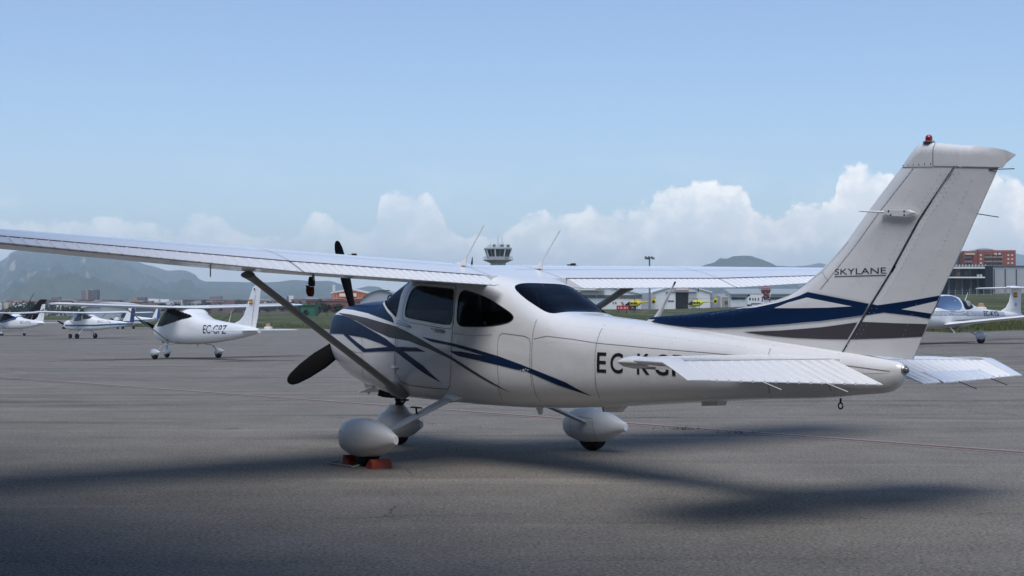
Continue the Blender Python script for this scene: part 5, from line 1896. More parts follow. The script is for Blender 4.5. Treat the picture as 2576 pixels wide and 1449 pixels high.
# --- control tower
def control_tower():
    d = 470
    c = at(1253, 650, d)
    base = tz(c.x, d)
    r = empty('control_tower', loc=(c.x, d, base), rz=R(10), label='airport control tower with green glass cab above the airplane roof', cat='tower')
    k = d / FOC
    zf = lambda v: (787 - v) * k + CAM_H - base
    n = 8
    def ring(rad, z, a0=22.5): return [Vector((rad * math.cos(R(a0 + 45 * i)), rad * math.sin(R(a0 + 45 * i)), z)) for i in range(n)]
    MB().loft([ring(2.6, -1), ring(2.6, zf(661))]).build('shaft', M_CONC, r)
    MB().loft([ring(2.4, zf(663)), ring(4.5, zf(656.5)), ring(5.0, zf(655)), ring(5.0, zf(653.2))]).build('walkway', M_CONC, r)
    MB().loft([ring(3.75, zf(653.2)), ring(3.75, zf(647))]).build('cab_wall', M_GREYW, r)
    glassm = mat('tower_glass', (.01, .035, .03), .08, spec=.7)
    for i in range(n):
        a0, a1 = R(22.5 + 45 * i), R(22.5 + 45 * (i + 1))
        def pp(rad, a, z): return Vector((rad * math.cos(a), rad * math.sin(a), z))
        z0, z1 = zf(647), zf(628.5)
        lo0, lo1, hi0, hi1 = pp(3.65, a0, z0), pp(3.65, a1, z0), pp(4.45, a0, z1), pp(4.45, a1, z1)
        for h in range(2):
            q0, q1 = h / 2 + .03, h / 2 + .47
            P = [lo0.lerp(lo1, q0), lo0.lerp(lo1, q1), hi0.lerp(hi1, q1), hi0.lerp(hi1, q0)]
            inn = -Vector((math.cos((a0 + a1) / 2), math.sin((a0 + a1) / 2), 0)) * .15
            MB().prism(P, inn).build('pane', glassm, r)
        MB().tube([lo0, hi0], .22, 6).build('mullion', M_WHITEW, r)
        mid0, mid1 = lo0.lerp(lo1, .5), hi0.lerp(hi1, .5)
        MB().tube([mid0, mid1], .06, 6).build('mullion', M_CONC, r)
        # railing of the walkway and of the roof
        for rad, zb_, zt_ in ((4.9, zf(653.2), zf(646.5)),):
            MB().tube([pp(rad, a0, zt_), pp(rad, a1, zt_)], .05, 5).tube([pp(rad, a0, (zb_ + zt_) / 2), pp(rad, a1, (zb_ + zt_) / 2)], .035, 5).tube([pp(rad, a0, zb_), pp(rad, a0, zt_)], .05, 5).build('railing', bmat('rail_grey', (.30, .31, .31)), r)
        MB().tube([pp(3.6, a0, zf(618)), pp(3.6, a1, zf(618))], .05, 5).tube([pp(3.6, a0, zf(623)), pp(3.6, a0, zf(618))], .05, 5).build('railing', MATS['rail_grey'], r)
    MB().loft([ring(4.5, zf(628.4)), ring(4.75, zf(628)), ring(4.75, zf(624.2)), ring(4.2, zf(622.8))]).build('cab_roof', M_GREYW, r)
    rnd = random.Random(2)
    for x, y, v in ((-2.6, 0, 608), (-1.4, 1, 613), (-.2, -1, 588), (.5, 0, 611), (1.3, 0, 595), (2.0, 1, 608), (-.9, -.5, 614)):
        MB().tube([(x, y, zf(623)), (x, y, zf(v))], [.10, .03], 6).build('antenna', MATS['rail_grey'], r)
    for x, y, w in ((-1.5, -1, .7), (1.1, -1, .9), (3.3, -.5, .9)):
        MB().box((x, y, zf(620)), (w, w, 1.2)).build('equipment_box', bmat('equip_dark', (.12, .13, .13)), r)


control_tower()


# --- floodlight mast, taxiway sign, radar antenna, markers
def floodlight():
    d = 400
    p = at(1634, 648, d)
    g = tz(p.x, d)
    r = empty('floodlight_mast', loc=(p.x, d, g), label='tall grey mast with a ring of floodlights above the right wing', cat='mast')
    H = p.z - g
    MB().tube([(0, 0, -.3), (0, 0, H)], [.32, .2], 10).build('pole', bmat('mast_grey', (.20, .22, .22)), r, smooth=50)
    MB().lathe([(.5, -.15), (1.1, -.1), (1.1, .05), (.5, .1)], 12, (0, 0, H)).build('head_ring', bmat('mast_dark', (.16, .16, .13)), r)
    for i in range(7):
        a = i * 2 * math.pi / 7
        MB().box((1.15 * math.cos(a), 1.15 * math.sin(a), H - .25 + (.35 if i % 2 else 0)), (.55, .45, .5), Matrix.Rotation(a, 3, 'Z')).build('floodlight', MATS['mast_dark'], r)


floodlight()


def taxi_sign():
    d = 250
    a = at(1551.5, 780, d)
    g = tz(a.x, d)
    x0 = at(1551, 780, d).x; x1 = at(1600, 780, d).x
    zt, zb = at(1551, 768.5, d).z, at(1551, 780.5, d).z
    r = empty('taxiway_sign', loc=((x0 + x1) / 2, d, min(g, zb - .1)), label='red and black runway sign standing in the grass behind the rear window', cat='sign')
    hx = (x1 - x0) / 2
    zo = min(g, zb - .1)
    xm = -hx + 2 * hx * .64
    MB().box(((-hx + xm) / 2, 0, (zt + zb) / 2 - zo), (xm + hx - .03, .35, zt - zb)).build('red_panel', bmat('sign_red', (.42, .02, .025), .5, .05), r)
    MB().box(((hx + xm) / 2, 0, (zt + zb) / 2 - zo), (hx - xm - .03, .35, zt - zb)).build('black_panel', M_BLK, r)
    fm = lambda x, z: (x, -.185, z)
    h = zt - zb
    text_decal('sign_lettering', '13-31', -hx + .3, xm - .3, zb - zo + h * .3, zb - zo + h * .72, fm, bmat('sign_white', (.75, .7, .7)), r, bold=.02, maxlen=0)
    text_decal('sign_lettering', 'A', xm + .35, hx - .35, zb - zo + h * .3, zb - zo + h * .72, fm, bmat('sign_ochre', (.45, .30, .08)), r, bold=.02, maxlen=0)
    for x in (-hx * .8, 0, hx * .8): MB().tube([(x, 0, -.2), (x, 0, zb - zo + .1)], .05, 6).build('leg', M_BLK, r)


taxi_sign()


def lattice_radar():
    d = 380
    a = at(1926, 749, d)
    g = tz(a.x, d)
    r = empty('lattice_radar', loc=(a.x, d, g), label='dark red lattice radar antenna on crossed legs in front of the long hangar', cat='antenna')
    k = d / FOC
    zf = lambda v: (787 - v) * k + CAM_H - g
    xf = lambda u: (u - 1926) * k
    red = bmat('radar_red', (.20, .03, .035), .6)
    pale = bmat('radar_pale', (.42, .25, .27), .6)
    def bars(name, segs, m, rad=.07):
        mb = MB()
        for (u0, v0, y0), (u1, v1, y1) in segs: mb.tube([(xf(u0), y0, zf(v0)), (xf(u1), y1, zf(v1))], rad, 5)
        mb.build(name, m, r)
    bars('leg', [((1918, 749, -1), (1935, 735, -1)), ((1936, 749, -1), (1918, 735, -1)), ((1918, 749, 1), (1935, 735, 1)), ((1936, 749, 1), (1918, 735, 1)), ((1917, 760, 0), (1919, 748, 0)), ((1937, 760, 0), (1935, 748, 0))], red, .16)
    bars('frame', [((1918, 735, s), (1935, 735, s)) for s in (-1, 1)] + [((1918, 727, s), (1935, 727, s)) for s in (-1, 1)] + [((1918, 735, s), (1926, 727, s)) for s in (-1, 1)] + [((1935, 735, s), (1926, 727, s)) for s in (-1, 1)] + [((u, 735, s), (u, 727, s)) for u in (1918, 1922, 1926, 1930, 1935) for s in (-1, 1)], red, .2)
    seg = []
    for i in range(9):
        u = 1909 + i * 3.2
        seg.append(((u, 721.5 - .05 * (u - 1922) ** 2 * .1, -1.2), (u, 730, -1.2)))
    for v in (721.5, 725.5, 729.5): seg.append(((1909, v, -1.2), (1939, v, -1.2)))
    bars('reflector', seg, pale, .09)
    MB().lathe([(.5, 0), (.55, .4), (.3, .9)], 10, (xf(1925), 0, zf(722))).build('feed', bmat('radar_dark', (.06, .06, .05)), r)
    bars('rail', [((1938, 736, -1), (1934, 752, -1))], bmat('rail_white', (.7, .66, .66)), .12)


lattice_radar()


def marker(u, v, d, label):
    p = at(u, v, d)
    g = tz(p.x, d)
    r = empty('taxiway_marker', loc=(p.x, d, g), label=label, cat='marker', group='markers in the grass')
    MB().lathe([(.55, -.05), (.5, .25), (.35, .3)], 10).build('white_base', M_WHITEW, r, smooth=30)
    MB().lathe([(.33, .3), (.25, .62), (.05, .68)], 10).build('tan_top', bmat('marker_tan', (.40, .24, .13)), r, smooth=30)


marker(2468, 770, 130, 'small tan and white marker on the grass behind the low-wing airplane')
marker(675, 789, 170, 'small tan and white marker on the grass right of the white tail fin')

# ================================================================== other aircraft
class Body:
    def __init__(self, stn):
        self.s = stn
        xs = [r[0] for r in stn]
        self.f = [pchip(xs, [r[i] for r in stn]) for i in range(1, 7)]

    def ring(self, x, t):
        zb, zm, zt, w, nl, nu = (f(x) for f in self.f)
        if t < .5:
            a = t * math.pi
            return w * max(0, math.sin(a)) ** (2 / nl), zm - (zm - zb) * max(0, math.cos(a)) ** (2 / nl)
        a = (t - .5) * math.pi
        return w * max(0, math.cos(a)) ** (2 / nu), zm + (zt - zm) * max(0, math.sin(a)) ** (2 / nu)

    def y_at(self, x, z):
        lo, hi = 0.0, 1.0
        for _ in range(22):
            m = (lo + hi) / 2
            if self.ring(x, m)[1] < z: lo = m
            else: hi = m
        return self.ring(x, lo)[0]

    def fmap(self, side, off=.006):
        return lambda x, z: (x, side * (self.y_at(x, z) + off), z)

    def parts(self, root, classes, default, step=.03, nt=72):
        """skin split into its parts: each class is (name, material, test(x, y, z))"""
        x0, x1 = self.s[0][0], self.s[-1][0]
        n = int((x1 - x0) / step)
        xs = [x0 + (x1 - x0) * i / n for i in range(n + 1)]
        xm = max(self.s, key=lambda r_: r_[4])[0]
        P = [self.ring(xm, i / 800) for i in range(801)]
        L = [0.0]
        for p_, q_ in zip(P, P[1:]): L.append(L[-1] + math.hypot(p_[0] - q_[0], p_[1] - q_[1]))
        ts, j = [], 0
        for k in range(nt + 1):
            tgt = L[-1] * k / nt
            while j < 799 and L[j + 1] < tgt: j += 1
            ts.append(min(1.0, (j + (tgt - L[j]) / max(1e-9, L[j + 1] - L[j])) / 800))
        ts[0], ts[-1] = 0.0, 1.0
        V = []
        for x in xs:
            h = [self.ring(x, t) for t in ts]
            V += [(x, y, z) for y, z in h] + [(x, -y, z) for y, z in h[-2:0:-1]]
        NR_ = 2 * nt
        buckets = {}
        for i in range(n):
            for k in range(NR_):
                k2 = (k + 1) % NR_
                f = (i * NR_ + k, i * NR_ + k2, (i + 1) * NR_ + k2, (i + 1) * NR_ + k)
                c = [sum(V[j][a] for j in f) / 4 for a in range(3)]
                for ci, (nm, m, test) in enumerate(classes):
                    if test(*c): buckets.setdefault(ci, []).append(f); break
                else: buckets.setdefault(-1, []).append(f)
        buckets[-1] += [tuple(range(NR_ - 1, -1, -1)), tuple(n * NR_ + k for k in range(NR_))]
        out = {}
        for ci, fs in sorted(buckets.items()):
            idx = sorted(set(i for f in fs for i in f)); mp = {i: j for j, i in enumerate(idx)}
            nm, m = default if ci == -1 else classes[ci][:2]
            out[ci] = MB().add([V[i] for i in idx], [tuple(mp[i] for i in f) for f in fs]).build(nm, m, root, smooth=50, fix=False)
            # outward normals
            bm = bmesh.new(); bm.from_mesh(out[ci].data); bmesh.ops.reverse_faces(bm, faces=bm.faces[:]); bm.to_mesh(out[ci].data); bm.free()
        return out


def foil(name, secs, m, root, axis='y', mirror=True, t=.12):
    """sections (span position, leading edge x, chord, height z) lofted; axis 'y' wing, 'z' fin"""
    fr = [(1, .002), (.8, .28), (.5, .62), (.3, .66), (.15, .55), (.05, .34), (0, 0)]
    def ring(s):
        p, le, ch, z = s
        up = [(le - ch * f, ch * t * h * .75) for f, h in fr]
        lo = [(le - ch * f, -ch * t * h * .45) for f, h in reversed(fr[:-1])]
        if axis == 'y': return [Vector((x, p, z + h)) for x, h in up + lo]
        return [Vector((x, h * (1 if h > 0 else 1.6) * .6, p)) for x, h in up + lo]
    sec = list(secs)
    if mirror: sec = [(-p, le, ch, z) for p, le, ch, z in reversed(sec)] + sec
    return MB().loft([ring(s) for s in sec]).build(name, m, root, smooth=40)


def pmat(X, Y, psi, z=None, bank=0.0):
    z = tz(X, Y) if z is None else z
    F = Vector((-math.cos(psi), math.sin(psi), 0)); L = Vector((-math.sin(psi), -math.cos(psi), 0)); U = Vector((0, 0, 1))
    return Matrix(((F.x, L.x, 0, X), (F.y, L.y, 0, Y), (0, 0, 1, z), (0, 0, 0, 1)))


def plane_wheel(parent, c, r, w):
    t_ = MB().lathe([(r * .5, -w), (r * .85, -w), (r, -w * .5), (r, w * .5), (r * .85, w), (r * .5, w)], 20, c, 'y').build('tyre', RUBBER, parent, smooth=40)
    MB().lathe([(r * .5, -w * .85), (r * .15, -w), (r * .15, w), (r * .5, w * .85)], 14, c, 'y').build('rim', METAL, t_, smooth=40)


def pant(root, c, L=.42, h=.15, w=.10, m=None):
    rings = []
    for x, k in ((.55, .05), (.5, .45), (.3, .9), (.05, 1), (-.25, .85), (-.6, .45), (-.9, .12), (-.95, .04)):
        rings.append([Vector((c[0] + x * L, c[1] + w * k * math.cos(a * math.pi / 6), c[2] + h * k * math.sin(a * math.pi / 6) + .03 * (1 - k))) for a in range(12)])
    return MB().loft(rings).build('wheel_fairing', m or PWHITE, root, smooth=50)


PWHITE = paint('white_gelcoat', (.78, .78, .77), .3, grime=.15)
PDARK = mat('dark_canopy', (.006, .007, .008), .2, spec=.05)
PSHADE = glass('clear_canopy', tint=(.05, .06, .065), alpha=.62)
PBLUE = paint('mid_blue_paint', (.015, .06, .17), .3, grime=.1)
PTEAL = paint('teal_blue_paint', (.02, .10, .20), .3, grime=.1)
FLAG_R = mat('flag_red', (.33, .035, .02), .6)
FLAG_Y = mat('flag_yellow', (.62, .40, .02), .6)


def propeller(root, c, Rr, n=2, ang=20, m=None):
    sp = MB().lathe([(.13, 0), (.12, .1), (.06, .2), (.005, .24)], 14, c, 'x').build('spinner', m or PWHITE, root, smooth=50)
    for i in range(n):
        a = R(ang + 360 * i / n)
        d = Vector((0, math.sin(a), math.cos(a))); tt = Vector((.4, math.cos(a), -math.sin(a))).normalized(); nn = tt.cross(d)
        rings = [[Vector(c) + Vector((.06, 0, 0)) + d * r_ + tt * (ch * math.cos(k * math.pi / 4)) + nn * (.008 * math.sin(k * math.pi / 4)) for k in range(8)] for r_, ch in ((.08, .03), (.3 * Rr, .065), (.7 * Rr, .06), (.95 * Rr, .035), (Rr, .01))]
        MB().loft(rings).build('propeller_blade', BLACKM, root, smooth=50)


def flag(root, x0, x1, z0, z1, fmap):
    h = (z1 - z0)
    for k, (a, b_, m) in enumerate(((0, .27, FLAG_R), (.27, .73, FLAG_Y), (.73, 1, FLAG_R))):
        decal('flag', [(x0, z0 + h * a), (x1, z0 + h * a), (x1, z0 + h * b_), (x0, z0 + h * b_)], fmap, m, root, .3)


def trainer(name, label, X, Y, psi, reg, stripe=None, cat='airplane', group=None, zs=1.0):
    """side-by-side high-wing composite trainer"""
    r = empty(name, mat=pmat(X, Y, psi) @ Matrix.Diagonal((1, 1, zs, 1)), label=label, cat=cat, group=group)
    B = Body([(-5.05, 1.02, 1.08, 1.17, .05, 2, 2), (-4.5, .93, 1.06, 1.25, .13, 2.2, 2.2), (-3.6, .80, 1.06, 1.34, .21, 2.4, 2.2), (-2.6, .69, 1.07, 1.42, .30, 2.6, 2.3), (-1.7, .61, 1.08, 1.52, .39, 2.8, 2.5),
              (-1.0, .57, 1.10, 1.70, .49, 3, 3), (-.45, .55, 1.12, 1.92, .58, 3.2, 3.6), (.45, .55, 1.12, 1.97, .59, 3.2, 3.8), (.75, .555, 1.11, 1.90, .58, 3.2, 3.4), (1.05, .57, 1.09, 1.66, .56, 3, 3), (1.32, .60, 1.07, 1.44, .53, 2.8, 2.8), (1.6, .66, 1.05, 1.36, .46, 2.6, 2.6), (1.86, .77, 1.04, 1.26, .33, 2.4, 2.4), (1.95, .88, 1.04, 1.16, .18, 2, 2)])
    side = [(1.12, 1.20), (1.02, 1.46), (.88, 1.70), (.72, 1.87), (.3, 1.885), (-.2, 1.84), (-.62, 1.755), (-.95, 1.655), (-1.12, 1.58), (-1.0, 1.53), (-.5, 1.42), (.1, 1.31), (.6, 1.22)]
    shield = [(1.36, 1.42), (1.20, 1.36), (1.10, 1.50), (.95, 1.74), (.78, 1.91), (.66, 2.1), (1.6, 2.1)]
    classes = [('windshield', PSHADE, lambda x, y, z: in_poly(x, z, shield)), ('side_window', PDARK, lambda x, y, z: in_poly(x, z, side))]
    if stripe:
        classes.append(('stripe', stripe, lambda x, y, z: (.2 < x < 1.9 and 1.10 < z < 1.24 + .05 * x) or (-1.3 < x <= .2 and 1.12 + (.2 - x) * .18 < z < 1.30 + (.2 - x) * .27)))
    fu = B.parts(r, classes, ('fuselage', PWHITE))[-1]
    foil('wing', [(0, .78, 1.42, 1.90), (.6, .78, 1.42, 1.915), (2.6, .77, 1.40, 1.98), (4.2, .70, 1.06, 2.035), (4.45, .60, .62, 2.05)], PWHITE, r, t=.13)
    for sg in (1, -1):
        MB().tube([(-.42, sg * .62, 1.985), (-.40, sg * 4.1, 2.085)], .008, 5).build('flap_gap', SEAM, r)
        MB().tube([(.35, sg * .50, .66), (.25, sg * 2.0, 1.86)], .036, 10, flat=.5).build('wing_strut', STRUTM, r, smooth=50)
        MB().tube([(-.05, sg * .35, .62), (-.08, sg * .92, .50), (-.05, sg * 1.13, .24)], [.04, .032, .028], 8, flat=.6).build('gear_leg', LEGP, r, smooth=50)
        p = pant(r, (-.02, sg * 1.15, .25), .46, .15, .10)
        plane_wheel(p, (-.04, sg * 1.15, .17), .17, .06)
    MB().tube([(1.42, 0, .66), (1.58, 0, .28)], .03, 8).build('nose_leg', PWHITE, r, smooth=50)
    p = pant(r, (1.55, 0, .22), .42, .14, .085)
    plane_wheel(p, (1.52, 0, .15), .15, .05)
    fin = foil('fin', [(1.10, -3.25, 1.55, 0), (1.36, -3.42, 1.45, 0), (1.46, -3.78, 1.13, 0), (1.62, -4.02, .94, 0), (2.0, -4.27, .77, 0), (2.45, -4.52, .60, 0), (2.62, -4.64, .50, 0), (2.68, -4.80, .30, 0)], PWHITE, r, 'z', False, .10)
    foil('tailplane', [(0, -4.25, .78, 1.12), (1.2, -4.40, .60, 1.12), (1.45, -4.50, .42, 1.12)], PWHITE, r, t=.09)
    if stripe:
        for s in (1, -1): decal('fin_stripe', [(-3.98, 1.80), (-5.03, 2.22), (-5.05, 2.33), (-4.25, 2.03)], lambda a, b_: (a, s * .05, b_), stripe, fin, .3)
    for s in (1, -1):
        fm = lambda a, b_: (a, s * .055, b_)
        if s > 0:
            flag(fin, -4.48, -4.70, 2.02, 2.19, fm)
            MB().tube([(-4.62, .045, 1.30), (-4.86, .040, 2.35)], .006, 5).build('rudder_gap', SEAM, fin)
            decal('fin_emblem', [(-4.80 + .05 * math.cos(a), 2.545 + .05 * math.sin(a)) for a in (0, 1, 2, 3, 4, 5.2)], lambda a, b_: (a, .045, b_), mat('emblem_dark', (.04, .045, .06), .6), fin, .3)
            mat('lettering_faint', (.2, .2, .22), .6)
    x0, x1 = -1.95, -3.30
    text_decal('registration', reg, x0, x1, .98, 1.29, B.fmap(1), BLACKP, fu, maxlen=.12, bold=.004)
    text_decal('registration', reg, x1, x0, .98, 1.29, B.fmap(-1), BLACKP, fu, maxlen=.12, bold=.004)
    MB().tube([(-3.05, 0, 1.40), (-3.22, 0, 1.78)], [.014, .006], 6).build('spine_antenna', PWHITE, r, smooth=50)
    MB().tube([(-.10, .25, 2.0), (-.14, .25, 2.2)], [.012, .005], 6).build('roof_antenna', PWHITE, r)
    MB().prism([(-.75, .012, .58), (-.88, .012, .58), (-.86, .012, .46)], (0, -.024, 0)).build('belly_blade', PWHITE, r)
    MB().tube([(1.45, .18, .66), (1.40, .20, .58)], .03, 8).build('exhaust_pipe', DARKM, r)
    propeller(r, (1.96, 0, 1.05), .88, 2, 64)
    for y in (.27, -.27):
        MB().box((-.15, y, 1.30), (.14, .42, .62), Matrix.Rotation(R(-14), 3, 'Y')).build('seat', SEAT, r)
    return r


trainer('composite_trainer', 'white high-wing light airplane with registration EC-GPZ and Spanish flag on its fin', -10.9, 47.6, .90, 'EC-GPZ', zs=.89)
trainer('composite_trainer', 'white light airplane with dark blue fin stripe and registration EC-OAJ at the left edge', -42.6, 121, .70, 'EC-OAJ', stripe=PBLUE)


def metal_trainer(name, label, X, Y, psi, reg, stripe, finm, scale=1.0, group=None, cat='airplane'):
    """strut-braced all-metal high-wing two-seater on bare wheels"""
    M4 = pmat(X, Y, psi) @ Matrix.Scale(scale, 4)
    r = empty(name, mat=M4, label=label, cat=cat, group=group)
    B = Body([(-4.75, 1.05, 1.12, 1.20, .04, 2, 2), (-4.0, .97, 1.13, 1.29, .12, 2.3, 2.3), (-3.0, .85, 1.12, 1.38, .23, 2.6, 2.5), (-2.0, .73, 1.10, 1.47, .34, 2.8, 2.6), (-1.3, .66, 1.09, 1.58, .42, 3, 2.8), (-.7, .62, 1.09, 1.78, .48, 3.2, 3.2),
              (-.3, .60, 1.09, 1.94, .50, 3.2, 4), (.45, .60, 1.09, 1.98, .50, 3.2, 4), (.75, .61, 1.08, 1.90, .50, 3.2, 3.6), (1.05, .62, 1.06, 1.66, .49, 3, 3), (1.35, .64, 1.04, 1.45, .46, 2.8, 2.8), (1.75, .70, 1.02, 1.38, .38, 2.6, 2.6), (2.0, .80, 1.02, 1.27, .26, 2.4, 2.4), (2.06, .9, 1.02, 1.15, .12, 2, 2)])
    side = [(.72, 1.35), (.66, 1.60), (.50, 1.86), (.0, 1.90), (-.05, 1.38), (.4, 1.33)]
    rear = [(-.14, 1.46), (-.14, 1.88), (-.5, 1.80), (-.95, 1.66), (-.8, 1.52)]
    shield = [(1.33, 1.43), (.95, 1.40), (.80, 1.52), (.72, 1.66), (.58, 1.90), (.55, 2.1), (1.6, 2.1)]
    cl = [('windshield', PSHADE, lambda x, y, z: in_poly(x, z, shield)), ('side_window', PSHADE, lambda x, y, z: in_poly(x, z, side)), ('rear_side_window', PSHADE, lambda x, y, z: in_poly(x, z, rear)),
          ('side_stripe', stripe, lambda x, y, z: -4.7 < x < 1.75 and abs(y) > .01 and (.93 - .045 * min(0, x + 1.0) * 1.0 < z < 1.06 - .045 * min(0, x + 1.0)))]
    fu = B.parts(r, cl, ('fuselage', PWHITE))[-1]
    foil('wing', [(0, .80, 1.40, 1.93), (2.5, .80, 1.40, 1.97), (4.4, .74, 1.15, 2.02), (4.65, .60, .70, 2.03)], PWHITE, r, t=.14)
    for sg in (1, -1):
        MB().tube([(.05, sg * .48, .70), (.15, sg * 2.3, 1.90)], .035, 8, flat=.5).build('wing_strut', LEGP, r, smooth=50)
        MB().tube([(-.05, sg * .40, .68), (-.1, sg * .72, .45), (-.05, sg * .88, .22)], [.05, .045, .04], 8).build('gear_leg', PWHITE, r, smooth=50)
        plane_wheel(r, (-.05, sg * .95, .20), .20, .075)
        if sg > 0: MB().tube([(-.45, .5, 2.03), (-.45, 4.3, 2.10)], .012, 5).build('flap_gap', SEAM, r)
    MB().tube([(1.55, 0, .72), (1.72, 0, .45), (1.60, 0, .2)], [.05, .04, .035], 8).build('nose_leg', PWHITE, r, smooth=50)
    plane_wheel(r, (1.58, 0, .18), .18, .06)
    fin = foil('fin', [(1.12, -3.55, 1.15, 0), (1.40, -3.72, 1.02, 0), (1.75, -3.95, .88, 0), (2.2, -4.22, .72, 0), (2.42, -4.36, .58, 0), (2.50, -4.5, .36, 0)], PWHITE, r, 'z', False, .09)
    for s in (1, -1):
        decal('rudder_colour', [(-4.38, 1.16), (-4.72, 1.16), (-4.93, 2.25), (-4.90, 2.44), (-4.62, 2.42)], lambda a, b_: (a, s * .042, b_), finm, fin, .4)
        decal('fin_stripe', [(-3.6, 1.20), (-4.36, 1.20), (-4.40, 1.34), (-3.7, 1.34)], lambda a, b_: (a, s * .06, b_), finm, fin, .4)
    foil('tailplane', [(0, -4.20, .78, 1.20), (1.3, -4.25, .70, 1.20), (1.42, -4.35, .5, 1.20)], PWHITE, r, t=.09)
    if reg:
        text_decal('registration', reg, -1.55, -2.75, 1.19, 1.38, B.fmap(1), mat('lettering_dark', (.03, .03, .04), .5), fu, maxlen=.2)
    propeller(r, (2.07, 0, 1.03), .85, 2, 68)
    MB().box((2.0, .2, .80), (.2, .24, .16)).build('air_inlet', FLOORD, r)
    for y in (.24, -.24): MB().box((-.25, y, 1.28), (.14, .38, .6), Matrix.Rotation(R(-12), 3, 'Y')).build('seat', SEAT, r)
    MB().tube([(.3, .5, 2.02), (.15, .5, 2.28)], [.014, .006], 6).build('roof_antenna', PWHITE, r)
    return r


metal_trainer('metal_trainer', 'white high-wing light airplane with blue side stripe and exposed wheels', -32.4, 108, .48, 'EC-IHJ', PTEAL, paint('royal_blue', (.012, .035, .13), .3, grime=.1))
metal_trainer('metal_trainer', 'white high-wing airplane with slanted blue fin lines, half hidden behind the blue-striped one', -46.5, 172, .45, None, PBLUE, PBLUE)


def black_glider():
    X, Y = -55.2, 150
    r = empty('covered_airplane', mat=pmat(X, Y, .30) @ Matrix.Scale(1.15, 4), label='black airplane with net-covered canopy and swept black tail at the far left', cat='airplane')
    blk = mat('black_gelcoat', (.008, .008, .009), .5, spec=.15)
    B = Body([(-5.4, .95, 1.02, 1.12, .06, 2, 2), (-4.0, .86, 1.06, 1.32, .2, 2.3, 2.3), (-2.6, .76, 1.10, 1.55, .4, 2.6, 2.5), (-1.2, .70, 1.12, 1.95, .55, 2.8, 2.6), (.2, .68, 1.12, 2.12, .62, 2.8, 2.6), (1.4, .70, 1.10, 1.95, .60, 2.8, 2.4), (2.4, .76, 1.06, 1.50, .5, 2.6, 2.4), (3.2, .85, 1.05, 1.25, .3, 2.2, 2.2), (3.4, .95, 1.05, 1.15, .1, 2, 2)])
    B.parts(r, [('canopy_cover', bmat('cover_net', (.05, .065, .07), .9, .5, 1.5), lambda x, y, z: -1.6 < x < 2.3 and z > 1.34), ('red_cover', mat('cover_red', (.10, .03, .035), .8), lambda x, y, z: -2.3 < x <= -1.6 and z > 1.2)], ('fuselage', blk), .06, 24)
    foil('wing', [(0, .6, 1.5, .86), (3, .5, 1.3, 1.02), (5.2, .3, .9, 1.15)], bmat('cream_wing', (.66, .63, .54), .4, .05), r, t=.13)
    foil('fin', [(1.0, -3.4, 1.7, 0), (1.5, -3.95, 1.35, 0), (2.35, -4.85, .95, 0), (2.85, -5.35, .80, 0), (2.92, -5.5, .6, 0)], blk, r, 'z', False, .09)
    foil('tailplane', [(0, -4.2, .9, 1.25), (1.6, -4.5, .6, 1.28)], blk, r, t=.09)
    for sg in (1, -1):
        MB().tube([(0, sg * .4, .75), (0, sg * 1.1, .25)], .04, 8).build('gear_leg', DARKM, r)
        plane_wheel(r, (0, sg * 1.15, .22), .22, .08)
    MB().tube([(2.5, 0, .85), (2.6, 0, .2)], .04, 8).build('nose_leg', DARKM, r)
    plane_wheel(r, (2.6, 0, .2), .2, .07)
    propeller(r, (3.38, 0, 1.08), .9, 3, 20, blk)


black_glider()


